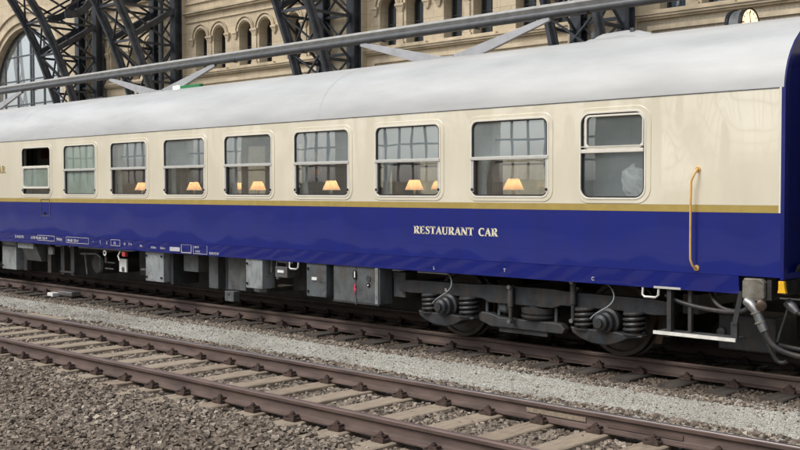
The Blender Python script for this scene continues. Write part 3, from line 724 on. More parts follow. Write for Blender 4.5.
# handrail by the end door
hr = MB().tube([(-5.385, .0, 2.245), (-5.385, -.03, 2.245), (-5.39, -.062, 2.215), (-5.43, -.075, 2.12), (-5.435, -.075, 1.9), (-5.435, -.075, 1.40), (-5.435, -.072, 1.27), (-5.415, -.06, 1.20), (-5.40, -.03, 1.175), (-5.40, .0, 1.175)], .0125, 10).build('handrail', M['handrail'], car, smooth=True)
for z in (2.245, 1.175): MB().lathe((-5.39 + (0 if z > 2 else -.01), .0, z), (0, -1, 0), [(0, .034), (.012, .030)], 12).build('handrail_foot', M['handrail'], hr)

# underframe
u = MB()
for y in (.55, 2.2): u.box(XW + .2, XE - .05, y, y + .12, .86, 1.03)
for x in np.arange(XW + .8, XE, 1.6): u.box(x, x + .1, .15, 2.7, .90, 1.03)
u.build('underframe', M['under'], car)
def ubox(x0, x1, y0, y1, z0, z1, mat, name='equipment_box', latches=True, label=None, bevel=.008):
    if y0 < .5: y1 = min(y1, y0 + .26)
    o = MB().box(x0, x1, y0, y1, z0, z1).build(name, M[mat], car, bevel=bevel)
    if label: o['label'] = label
    if latches:
        for z in (z0 + .07, z1 - .09):
            MB().box(x0 + .02, x0 + .055, y0 - .02, y0, z - .012, z + .022).build('latch', M['black'], o)
    return o
A = ubox(-22.15, -21.5, .2, .9, .30, .92, 'boxlight', 'equipment_box'); MB().box(-22.12, -21.53, .19, .2, .80, .83).build('lid_edge', M['boxdark'], A)
B = MB().add([(-21.2, .12, .93), (-20.55, .12, .93), (-20.55, .30, .52), (-21.2, .30, .52), (-21.2, .6, .93), (-20.55, .6, .93), (-20.55, .6, .52), (-21.2, .6, .52)], [(0, 1, 2, 3), (4, 5, 6, 7), (0, 1, 5, 4), (3, 2, 6, 7), (0, 3, 7, 4), (1, 2, 6, 5)]).build('sloping_cover', M['boxmid'], car, bevel=.01)
MB().box(-21.21, -20.54, .10, .13, .80, .92).build('cover_strip', M['boxlight'], B)
for x in (-20.3, -19.75, -19.35, -21.35): MB().box(x, x + .14, .3, .4, .3, .92).build('support_strut', M['boxdark'], car)
MB().box(-19.75, -19.2, .28, .299, .34, .38).build('support_rail', M['boxdark'], car)
MB().box(-20.05, -19.88, .18, .24, .70, .86).build('small_terminal_box', M['boxlight'], car, bevel=.015)
u = MB().lathe((-18.6, .45, .56), (0, 1, 0), [(0, .18), (.03, .21), (1.1, .21), (1.16, .12)], 24); u.build('air_reservoir', M['boxdark'], car, smooth=True)
u = MB().tube([(-18.9, .28, .76), (-18.3, .28, .78), (-18.15, .28, .72), (-18.2, .3, .55)], .022, 8).tube([(-18.75, .28, .76), (-18.7, .3, .35)], .018, 8).tube([(-18.1, .35, .62), (-17.75, .35, .62)], .016, 6).tube([(-18.1, .35, .5), (-17.8, .35, .5)], .016, 6)
u.build('brake_rigging', M['boxmid'], car, smooth=True)
P1 = MB().lathe((-17.69, .10, .83), (0, -1, 0), [(0, .055), (.01, .055)], 20).build('brake_indicator', M['white'], car)
MB().box(-17.72, -17.66, .085, .095, .81, .85).build('indicator_mark', M['black'], P1); MB().box(-17.72, -17.67, .11, .13, .64, .76).build('indicator_handle', M['tyre'], P1)
P2 = MB().box(-17.52, -17.27, .30, .33, .47, .72).build('notice_plate', M['white'], car); MB().lathe((-17.38, .295, .52), (0, -1, 0), [(0, .05), (.004, .05)], 10).build('plate_mark', M['boxmid'], P2)
P3 = MB().box(-17.06, -16.95, .07, .14, .79, .88).build('handbrake_box', M['red'], car, bevel=.01); MB().tube([(-17.12, .08, .88), (-17.2, .08, .80), (-17.14, .08, .70)], .014, 6).build('handbrake_lever', M['white'], P3)
ubox(-17.3, -17.0, .6, 1.3, .40, .90, 'boxdark', latches=False)
C1 = ubox(-16.27, -15.70, .08, .75, .385, .93, 'boxlight', label='pale grey cabinet with four black latches')
for z in (.455, .84): MB().box(-15.78, -15.745, .06, .08, z - .012, z + .022).build('latch', M['black'], C1)
MB().tube([(-16.75, .3, .55), (-16.28, .3, .56)], .025, 8).build('air_pipe', M['boxmid'], car)
MB().box(-15.66, -15.58, .2, .75, .35, .93).build('cabinet_dark_side', M['boxdark'], car)  # dark slab standing in for the cabinet's shadowed side
ubox(-15.33, -14.9, .25, .8, .60, .93, 'boxmid', latches=False)
ubox(-15.4, -14.85, .82, 2.0, .40, .93, 'boxdark', latches=False)
ubox(-14.66, -14.40, .3, .8, .34, .93, 'boxmid', latches=False); ubox(-14.30, -14.12, .38, .9, .33, .93, 'boxdark', latches=False)
F1 = ubox(-14.05, -13.58, .25, .9, .36, .93, 'boxmid', latches=False); MB().box(-13.98, -13.74, .12, .25, .18, .35).build('drain_box', M['boxmid'], F1, bevel=.01)
MB().lathe((-13.86, .12, .30), (0, -1, 0), [(0, .015), (.01, .015)], 8).build('drain_plug', M['black'], F1)
G1 = ubox(-13.32, -12.90, .05, .5, .45, .93, 'boxlight')
MB().box(-13.42, -13.10, .3, .9, .36, .44).build('cable_tray', M['boxmid'], car); ubox(-12.86, -12.05, .65, 1.7, .40, .93, 'boxdark', latches=False)
u = MB(); u.lathe((-12.78, .15, .72), (0, 0, 1), [(0, .025), (.2, .025)], 8).lathe((-12.66, .18, .62), (0, 0, 1), [(0, .035), (.12, .035)], 8); u.build('valve_pair', M['boxmid'], car, smooth=True)
H1 = ubox(-12.62, -12.33, .08, .4, .66, .83, 'boxmid', 'junction_box', False)
MB().box(-12.55, -12.40, .068, .08, .735, .775).build('white_label', M['white'], H1); [MB().tube([(x_, .1, .94), (x_, .1, .82)], .012, 6).build('hanger', M['steelbright'], H1) for x_ in (-12.6, -12.35)]
def loop_handle(x, name='shunter_handle'):
    MB().tube([(x, .05, .95), (x, .035, .84), (x + .03, .03, .815), (x + .17, .03, .815), (x + .2, .035, .84), (x + .2, .05, .95)], .014, 8).build(name, M['bar'], car, smooth=True)
loop_handle(-12.22); loop_handle(-6.08)
I1 = ubox(-11.84, -11.40, .05, .7, .42, .925, 'boxmid'); MB().box(-11.71, -11.60, .036, .05, .67, .715).build('white_label', M['white'], I1)
MB().box(-11.39, -11.26, .25, .7, .45, .93).build('cabinet_dark_side', M['boxdark'], car)  # dark slab along the right side of the box
J = ubox(-11.24, -10.28, .05, .8, .40, .925, 'boxmid', 'battery_box', False, 'large grey double door box with a red lightning mark')
MB().box(-10.76, -10.755, .045, .05, .40, .92).build('door_gap', M['black'], J); MB().box(-10.36, -10.30, .03, .05, .38, .92).build('edge_strip', M['boxlight'], J, bevel=.006)
MB().box(-11.24, -10.28, .03, .05, .385, .402).build('lower_edge', M['boxdark'], J)
hl = plate('door_handle', [rrect(-10.81, -10.74, .735, .865, .03), rrect(-10.797, -10.753, .75, .85, .02)], .03, .048, M['black'], J); MB().box(-10.785, -10.765, .03, .045, .76, .85).build('handle_key', M['white'], hl)
MB().lathe((-10.50, .05, .76), (0, -1, 0), [(0, .045), (.012, .045)], 14).build('round_lock', M['boxdark'], J)
MB().lathe((-10.50, .05, .665), (0, -1, 0), [(0, .034), (.016, .03)], 14).build('round_lock', M['black'], J); MB().lathe((-10.50, .034, .665), (0, -1, 0), [(0, .012), (.004, .012)], 8).build('lock_centre', M['white'], J)
zb = [(-10.785, .665), (-10.76, .665), (-10.78, .60), (-10.752, .60), (-10.785, .50), (-10.774, .575), (-10.80, .575)]
MB().prism(zb, 'y', .040, .048).build('lightning_mark', M['redmark'], J); MB().box(-10.775, -10.745, .035, .05, .37, .46).build('door_catch', M['boxmid'], J)
ubox(-10.42 + .17, -10.02, .3, .8, .50, .86, 'boxmid', latches=False)
ubox(-9.9, -9.95 + .3, 1.1, 1.8, .45, .9, 'boxdark', latches=False)

# ------------------------------------------------------------------ bogie (coil sprung, disc shaped wheels)
def make_bogie(bx):
    b = MB()
    for y, s in ((.30, 1), (2.52, -1)):
        y0, y1 = y - .07, y + .07
        prof = [(-2.13, .60), (-1.9, .585), (-1.55, .60), (-.62, .60), (-.5, .555), (.5, .555), (.62, .60), (1.55, .60), (1.9, .585), (2.13, .60), (2.13, .745), (1.9, .765), (.7, .775), (.5, .79), (-.5, .79), (-.7, .775), (-1.9, .765), (-2.13, .745)]
        b.prism([(bx + p, q) for p, q in prof], 'y', y0, y1)
    for x in (-2.08, -.55, .55, 2.02): b.box(bx + x, bx + x + .1, .371, 2.449, .62, .74)
    bg = b.build('bogie', M['bogie'], car, bevel=.008)
    for ax in (-1.25, 1.25):
        x = bx + ax
        for y in (.24, 2.58):
            for dx in (-.27, .40):
                c = MB(); c.coil(x + dx, y, .36, .61, .118, .021, 4.2, 8); c.lathe((x + dx, y, .34), (0, 0, 1), [(0, .14), (.02, .14)], 16); c.lathe((x + dx, y, .36), (0, 0, 1), [(0, .075), (.25, .075)], 12); c.lathe((x + dx, y, .585), (0, 0, 1), [(0, .13), (.02, .13)], 16)
                c.build('coil_spring', M['spring'], bg, smooth=True)
            s = MB().prism([(x - .43, .37), (x - .40, .30), (x - .28, .235), (x - .12, .195), (x + .08, .19), (x + .22, .225), (x + .36, .295), (x + .55, .32), (x + .56, .345), (x + .3, .345), (x + .18, .36), (x - .12, .36), (x - .28, .355)], 'y', y - .1, y + .1)
            s.build('spring_saddle', M['bogie'], bg, bevel=.012)
            yo = -1 if y < 1 else 1
            h = MB().lathe((x + .05, y + .08 * -yo, .46), (0, yo, 0), [(0, .165), (.12, .165), (.14, .135), (.21, .13), (.23, .105), (.28, .095), (.30, .06), (.33, .055)], 28)
            hb = h.build('axle_box', M['bogie'], bg, smooth=True)
            for k in range(6):
                a_ = R(60 * k + 20); MB().lathe((x + .05 + .11 * math.cos(a_), y + (.13) * yo, .46 + .11 * math.sin(a_)), (0, yo, 0), [(0, .014), (.012, .013)], 6).build('axle_box_bolt', M['boxmid'], hb)
        for y, s in ((.66, 1), (2.16, -1)):
            wv = MB().lathe((x, y - s * .075, .46), (0, s, 0), [(0, .06), (.01, .13), (.035, .14), (.055, .36), (.03, .40), (.0, .405), (-.0, .455), (.10, .458), (.107, .485), (.135, .48), (.14, .40), (.09, .38), (.1, .12), (.14, .08)], 56)
            wo = wv.build('wheel', M['wheel'], bg, smooth=True)
            MB().lathe((x, y - s * .077, .46), (0, s, 0), [(0, .405), (0.0005, .452), (.03, .461), (.08, .461)], 56).build('tyre', M['tyre'], wo, smooth=True) if False else None
        MB().lathe((x, .6, .46), (0, 1, 0), [(0, .08), (1.6, .08)], 16).build('axle', M['wheel'], bg, smooth=True)
        for yd in (1.1, 1.7): MB().lathe((x, yd, .46), (0, 1, 0), [(0, .3), (.08, .3)], 28).build('brake_disc', M['wheel'], bg, smooth=True)
    # secondary suspension and bolster beam
    for y in (.32, 2.50):
        yo = -1 if y < 1 else 1
        MB().prism([(bx - .72, .37), (bx - .66, .42), (bx - .5, .41), (bx - .35, .37), (bx + .3, .37), (bx + .5, .375), (bx + .60, .36), (bx + .66, .30), (bx + .62, .24), (bx - .5, .24), (bx - .62, .28), (bx - .70, .30)], 'y', y - .06, y + .06).build('swing_beam', M['boxdark'], bg, bevel=.012)
        MB().box(bx - .38, bx + .38, y - .03, y + .12, .18, .235).build('spring_plank', M['bogie'], bg)
        c = MB().lathe((bx + .17, y + .12, .38), (0, 0, 1), [(0, .22), (.03, .25), (.055, .25), (.06, .22), (.075, .22), (.08, .245), (.15, .25), (.165, .20), (.2, .19)], 30); c.build('air_spring', M['spring'], bg, smooth=True)
        c = MB().lathe((bx - .40, y + .05, .50), (1, 0, 0), [(0, .06), (.02, .085), (.12, .085), (.14, .06), (.2, .05)], 18); c.build('levelling_valve', M['boxmid'], bg, smooth=True)
        for dx in (-.62, -.42, .48): MB().lathe((bx + dx, y + .02, .36), (0, 0, 1), [(0, .022), (.25, .022)], 8).build('hanger_rod', M['boxmid'], bg, smooth=True)
        for dx, z0, z1 in ((-.12, .33, .80), (.83, .42, .92)):
            d = MB().lathe((bx + dx, y - .13 * -yo if False else y + .13 * yo, z0), (0, 0, 1), [(0, .03), (.03, .035), (.04, .026), ((z1 - z0) * .42, .026), ((z1 - z0) * .43, .040), (z1 - z0 - .03, .040), (z1 - z0, .03)], 14)
            dd = d.build('damper', M['boxdark'], bg, smooth=True)
            for zz in (z0 + .015, z1 - .015): MB().lathe((bx + dx, y + .08 * yo, zz), (0, yo, 0), [(0, .028), (.10, .028)], 10).build('damper_eye', M['steelbright'], dd)
        # cables to the axle boxes
        for ax in (-1.25, 1.25):
            x = bx + ax; pts = [(x - .17, y + .05 * yo, .97)]
            P = [Vector((x - .12, y + .08 * yo, .96)), Vector((x + .30, y + .2 * yo, .90)), Vector((x + .30, y + .22 * yo, .62)), Vector((x + .02, y + .22 * yo, .66)), Vector((x - .08, y + .27 * yo, .50))]
            pts = []
            for i in range(17):
                q = i / 16; Q = P[:]
                while len(Q) > 1: Q = [Q[j].lerp(Q[j + 1], q) for j in range(len(Q) - 1)]
                pts.append(Q[0])
            MB().tube(pts, .009, 6).build('sensor_cable', M['boxlight'], bg, smooth=True)
        MB().box(bx + 1.72, bx + 1.80, y + .2 * -yo, y + .28 * -yo + .001 if yo < 0 else y + .28 * -yo, .30, .66) if False else None
    for y in (.58, 2.2):
        MB().prism([(bx + 1.75, .20), (bx + 1.84, .22), (bx + 1.90, .45), (bx + 1.84, .66), (bx + 1.76, .68), (bx + 1.80, .45)], 'y', y - .05, y + .06).build('brake_block', M['tyre'], bg)
        MB().box(bx + 1.86, bx + 1.96, y - .08, y + .04, .30, .6).build('brake_hanger', M['under'], bg, bevel=.01)
    text('bogie_number', '2L', .05, bx - 1.27, .655, .226, M['white'], bg, .001)
    return bg
make_bogie(-7.95)
make_bogie(-26.95)

# ------------------------------------------------------------------ steps, couplings, hoses at the right end
st = MB().box(-5.90, -4.93, -.02, .22, .425, .445).build('footstep', M['boxmid'], car)
MB().box(-5.90, -4.93, -.04, -.02, .415, .452).build('step_edge', M['stepwhite'], st)
MB().box(-5.78, -5.73, .05, .12, .445, .95).build('step_bracket', M['boxdark'], st); MB().box(-5.55, -5.51, .10, .15, .445, .95).build('step_bracket', M['boxdark'], st)
u = MB(); u.box(-5.0, -4.93, .0, .05, .445, .62).beam((-4.965, .02, .6), (-4.90, .04, .95), .07, .05)
u.build('step_bracket', M['boxdark'], st)
MB().box(-5.93, -5.60, .02, .05, .92, .945).build('step_top_rail', M['bar'], st)
MB().box(-5.45, -4.78, .62, 1.2, .22, .62).build('retention_tank', M['boxdark'], car, bevel=.02)
MB().lathe((-5.40, .62, .42), (0, -1, 0), [(0, .05), (.04, .05), (.05, .03)], 12).build('tank_cap', M['boxmid'], car, smooth=True)
MB().box(-5.75, -5.55, .35, .8, .62, .85).build('pipe_clamp_box', M['boxdark'], car, bevel=.01)
def bez(P, n=20):
    out = []
    for i in range(n + 1):
        q = i / n; Q = [Vector(p) for p in P]
        while len(Q) > 1: Q = [Q[j].lerp(Q[j + 1], q) for j in range(len(Q) - 1)]
        out.append(Q[0])
    return out
MB().tube(bez([(-5.85, .15, .84), (-5.5, .1, .68), (-5.1, .1, .74), (-4.85, .0, .66), (-4.75, .0, .78), (-4.78, 0, .9)]), .026, 10).build('heating_cable', M['hose'], car, smooth=True)
MB().tube(bez([(-5.35, .2, .95), (-5.25, .1, .75), (-5.1, .05, .72), (-4.9, .05, .74)]), .022, 10).build('heating_cable', M['hose'], car, smooth=True)
cs = MB().prism([(-4.86, .90), (-4.84, .87), (-4.66, .86), (-4.62, .90), (-4.62, 1.06), (-4.66, 1.10), (-4.84, 1.10), (-4.86, 1.06)], 'y', -.04, .16).build('coupler_socket', M['castgrey'], car, bevel=.012)
MB().box(-4.605, -4.56, .0, .2, .88, 1.09).build('socket_side', M['under'], cs)
ck = MB().tube([(-4.82, -.02, .86), (-4.76, -.04, .83), (-4.70, -.04, .76), (-4.63, -.05, .60), (-4.61, -.05, .56)], [.05, .058, .05, .045, .042], 12).build('air_cock', M['steelbright'], car, smooth=True)
for p, r_ in (((-4.70, -.04, .76), .062), ((-4.66, -.05, .66), .055)): MB().lathe(p, (.35, 0, -.9), [(0, r_), (.02, r_)], 12).build('hose_collar', M['castgrey'], ck)
MB().lathe((-4.64, -.06, .83), (.4, -.9, 0), [(0, .05), (.02, .055), (.03, .04)], 16).build('red_cap', M['tyre'], ck, smooth=True)
MB().tube(bez([(-4.60, -.05, .56), (-4.52, -.05, .30), (-4.28, -.02, .33), (-3.9, .1, .24), (-3.5, .3, .35), (-3.35, .5, .7)]), .028, 10).build('brake_hose', M['hose'], car, smooth=True)
MB().tube(bez([(-4.78, 0, .86), (-4.70, 0, .62), (-4.60, .1, .40), (-4.62, .15, .26), (-4.55, .15, .18), (-4.46, .15, .24)]), .022, 10).build('brake_hose', M['hose'], car, smooth=True)
c2 = MB().tube([(-4.52, .30, .84), (-4.46, .28, .80), (-4.40, .27, .74)], [.05, .055, .035], 12).build('air_cock', M['steelbright'], car, smooth=True)
MB().tube(bez([(-4.40, .27, .74), (-4.05, .25, .70), (-3.95, .3, .35), (-4.2, .35, .30), (-4.62, .35, .38)]), .026, 10).build('brake_hose', M['hose'], car, smooth=True)
MB().tube([(-4.50, .28, .80), (-4.58, .25, .50), (-4.60, .25, .42)], .012, 8).build('release_rod', M['boxmid'], car)
yh = MB().prism([(-4.50, .96), (-4.41, .96), (-4.42, 1.0), (-4.43, 1.085), (-4.49, 1.085), (-4.49, 1.0)], 'y', .0, .05).build('yellow_handle', M['yellow'], car, bevel=.006)
for y in (.535, 2.285):
    b = MB().lathe((XE - .02, y, 1.06), (1, 0, 0), [(0, .19), (.03, .19), (.031, .12), (.30, .12), (.301, .095), (.57, .095), (.575, .22), (.60, .235), (.62, .22)], 32).build('buffer', M['under'], car, smooth=True)
MB().box(XE - .3, XE - .001, .15, 2.67, .93, 1.085).build('headstock', M['under'], car)
MB().box(XE - .1, XE + .35, 1.33, 1.49, .95, 1.1).build('draw_hook', M['under'], car, bevel=.03)
MB().tube(bez([(-4.4, 1.2, .95), (-4.1, 1.1, .4), (-3.6, 1.1, .4), (-3.4, 1.2, .9)]), .03, 8).build('brake_hose', M['hose'], car, smooth=True)

# ------------------------------------------------------------------ next carriage, coupled on at the right (just outside the photo, it shades the car end)
nc = thing('coupled_carriage', (5, 1.41, 0), 'cream and blue carriage coupled behind the restaurant car beyond the right edge', 'railway carriage')
NX0, NX1 = -3.2, 14
MB().box(NX0, NX1, 0, YW, 1.0, 1.86).build('lower_body', M['blue'], nc)
plate('upper_body', [[(NX0, 1.863), (NX1, 1.863), (NX1, 3.06), (NX0, 3.06)]] + [rrect(-.5 + 1.9 * i, .7 + 1.9 * i, 1.95, 2.9, .08) for i in range(7)], 0, .05, M['cream'], nc)
MB().box(NX0, NX1, .052, YW, 1.863, 3.06).build('inner_body', M['dark'], nc)
MB().prism([(y, z) for y, z in full], 'x', NX0, NX1).build('roof', M['roof'], nc)
MB().box(NX0 - .06, NX0 - .002, .1, YW - .1, 1.1, 3.6).build('end_wall', M['endblue'], nc)
MB().box(NX0 - .7, NX0 - .06, .9, 1.9, 1.2, 3.3).build('gangway', M['rubber'], nc)
for y in (.535, 2.285): MB().lathe((NX0, y, 1.06), (-1, 0, 0), [(0, .12), (.55, .1), (.56, .22), (.6, .2)], 24).build('buffer', M['under'], nc, smooth=True)
for x in (.2, 2.7):
    for y in (.62, 2.1): MB().lathe((x, y, .46), (0, 1, 0), [(0, .46), (.12, .46)], 32).build('wheel', M['wheel'], nc, smooth=True)
MB().box(NX0 + .4, 4, .35, 2.5, .45, .95).build('bogie_frame', M['under'], nc)

# ------------------------------------------------------------------ restaurant interior
def lamp(x, y, z, label, s=1):
    t = thing('table_lamp', (x, y, z), label, 'lamp', 'lit table lamps in the restaurant car')
    MB().lathe((x, y, z), (0, 0, 1), [(0, .06 * s), (.012, .06 * s), (.02 * s, .02 * s), (.15 * s, .022 * s), (.19 * s, .02 * s)], 16).build('lamp_base', M['brass'], t, smooth=True)
    mb = MB(); n = 24; prof = [(p_ * s, q_ * s) for p_, q_ in [(.165, .165), (.17, .162), (.335, .085), (.335, .08), (.18, .15)]]
    for dz, r_ in prof:
        for k in range(n): a_ = 2 * math.pi * k / n; mb.v.append((x + r_ * math.cos(a_), y + r_ * math.sin(a_), z + dz))
    for i in range(len(prof) - 1):
        for k in range(n): mb.f.append((i * n + k, i * n + (k + 1) % n, (i + 1) * n + (k + 1) % n, (i + 1) * n + k))
    pl = bpy.data.lights.new('lamp_bulb', 'POINT'); pl.energy = 1.25 * s; pl.color = (1, .72, .46); pl.shadow_soft_size = .03
    po = bpy.data.objects.new('lamp_bulb', pl); COL.objects.link(po); put(po, t, Vector((x, y, z + .235 * s)))
    mb.build('lamp_shade', M['shade'], t, smooth=True, fix=False)
    return t
def table(x, y, label):
    t = thing('dining_table', (x, y, 1.16), label, 'table', 'tables inside the restaurant car')
    MB().box(x - .40, x + .40, y - .38, y + .38, 1.845, 1.87).build('table_top', M['cloth'], t, bevel=.006)
    MB().lathe((x, y, 1.165), (0, 0, 1), [(0, .2), (.02, .2), (.03, .03), (.68, .03)], 14).build('leg', M['black'], t, smooth=True)
def chair(x, y, s, label):
    t = thing('dining_chair', (x, y, 1.16), label, 'chair', 'chairs inside the restaurant car')
    MB().box(x - .21, x + .21, y - .22, y + .22, 1.57, 1.66).build('seat', M['seat'], t, bevel=.03)
    MB().prism(rrect(y - .22, y + .22, 1.66, 2.07, .09), 'x', x + s * .17, x + s * .23).build('backrest', M['seat'], t, bevel=.01)
    for dx in (-.17, .17):
        for dy in (-.18, .18): MB().box(x + dx - .015, x + dx + .015, y + dy - .015, y + dy + .015, 1.165, 1.57).build('leg', M['black'], t)
order = ['third', 'fourth', 'fifth', 'sixth', 'seventh', 'eighth']
lx = [-17.10, -15.42, -13.62, -11.82, -10.07, -8.30]
desc = ['lit orange table lamp in the third window from the left',
        'lit orange table lamp in the fourth window from the left',
        'brighter right hand lamp of the two in the fifth window from the left',
        'lit table lamp in the sixth window from the left, beside a dark seated figure',
        'larger left hand lamp of the two in the seventh window from the left',
        'lit orange table lamp standing alone in the widest looking window, right of the middle']
for i, x in enumerate(lx):
    lamp(x, .55, 1.885, desc[i], .85); table(x, .55, 'cloth covered table just inside the %s window from the left' % order[i])
    chair(x - .72, .55, -1, 'dark dining chair left of the table in the %s window' % order[i]); chair(x + .72, .55, 1, 'dark dining chair right of the table in the %s window' % order[i])
for x, w_ in ((-16.42, 'smaller left hand lamp of the two in the fifth window, farther inside'), (-11.14, 'smaller right hand lamp of the two in the seventh window, farther inside')):
    lamp(x, 2.3, 1.90, w_, .8); table(x, 2.3, 'table on the far side of the car carrying the ' + ('fifth' if x < -14 else 'seventh') + " window's smaller lamp")
def curtain(x0, x1, z0, z1, mat, label, pinch=.45, y=.15):
    mb = MB(); nx_, nz = 26, 8; right = mat
    for j in range(nz + 1):
        q = j / nz; z = z1 + (z0 - z1) * q; wdt = 1 - pinch * math.sin(math.pi * min(1, q * .75 + .0)) 
        for i in range(nx_ + 1):
            s = i / nx_; mb.v.append((x0 + (x1 - x0) * s * wdt, y + .018 * math.sin(s * 34), z))
    for j in range(nz):
        for i in range(nx_): a_ = j * (nx_ + 1) + i; mb.f.append((a_, a_ + 1, a_ + nx_ + 2, a_ + nx_ + 1))
    o = mb.build('curtain', M[mat], None, smooth=True, fix=False); so = o.modifiers.new('s', 'SOLIDIFY'); so.thickness = .004
    return tag(o, label, 'curtain', 'curtains inside the restaurant car windows')
for i in range(2, 8):
    x0, x1 = WX[i]; nm = order[i - 2]
    curtain(x0 + .0, x0 + .20, 1.90, 2.42 if i in (6, 7) else 2.95, 'curtain', 'pale gathered curtain at the left edge of the %s window' % nm)
    curtain(x1 - .0, x1 - .20, 1.90, 2.42 if i in (6, 7) else 2.95, 'curtain', 'pale gathered curtain at the right edge of the %s window' % nm)
    if i in (3, 4, 6, 7): curtain(x0 + .18, x0 + .38, 1.90, 2.95, 'curtainbrown', 'brown curtain beside the pale one in the %s window' % nm, .2, .2)
curtain(-12.95, -12.45, 1.7, 2.95, 'curtain', 'white curtain behind the seated person in the sixth window', .2, 1.25)
def panel(name, x0, x1, z0, z1, y, mat, label, cat):
    mb = MB().box(x0, x1, y, y + .006, z0, z1); return tag(mb.build(name, M[mat]), label, cat)
panel('roller_blind', WX[6][0], WX[6][1], 2.42, 2.96, .125, 'blind', 'plain blue grey blind drawn over the upper half of the seventh window', 'blind')
panel('roller_blind', WX[3][0], WX[3][1] - .45, 2.42, 2.96, .125, 'blind', 'grey blind behind the upper half of the fourth window from the left', 'blind')
panel('roller_blind', WX[2][0] + .2, WX[2][1], 2.6, 2.96, .125, 'blind', 'short grey blind at the top of the third window from the left', 'blind')
panel('roller_blind', WX[5][0] + .5, WX[5][1], 2.42, 2.96, .125, 'blinddark', 'dark grey blind in the upper right of the sixth window', 'blind')
panel('roller_blind', WX[7][0], WX[7][1], 2.42, 2.96, .135, 'blinddark', 'dark grey blind behind the upper half of the eighth window', 'blind')
panel('roller_blind', W9[0] - .02, W9[1] + .02, 1.88, 2.94, .30, 'blind', 'grey blind filling the narrow window at the right end of the car', 'blind')
mb = MB(); rs = random.Random(3)
N1, N2 = 18, 12
for j in range(N2 + 1):
    for i in range(N1):
        th = 2 * math.pi * i / N1; ph = math.pi * j / N2; rr_ = 1 + rs.uniform(-.12, .12)
        mb.v.append((-6.22 + .19 * rr_ * math.sin(ph) * math.cos(th), .115 + .05 * rr_ * math.sin(ph) * math.sin(th), 2.10 + .19 * rr_ * math.cos(ph) - .03 * math.cos(th)))
for j in range(N2):
    for i in range(N1): mb.f.append((j * N1 + i, j * N1 + (i + 1) % N1, (j + 1) * N1 + (i + 1) % N1, (j + 1) * N1 + i))
tag(mb.build('plastic_bag', M['bag'], None, smooth=False), 'crumpled white bag behind the lower right of the narrow end window', 'bag')
# service area behind the open window
t = thing('service_cupboard', (-21.5, .6, 1.16), 'light grey cupboard door seen through the open window at far left', 'cupboard')
MB().box(-21.85, -21.3, .62, 1.0, 1.165, 2.95).build('carcass', M['interlight'], t); MB().box(-21.53, -21.515, .61, .62, 1.3, 2.9).build('door_gap', M['black'], t)
tag(MB().box(-21.29, -20.6, .7, .75, 2.72, 3.1).build('wall_panel', M['woodred']), 'brown orange panel high inside the open window at far left', 'panel')
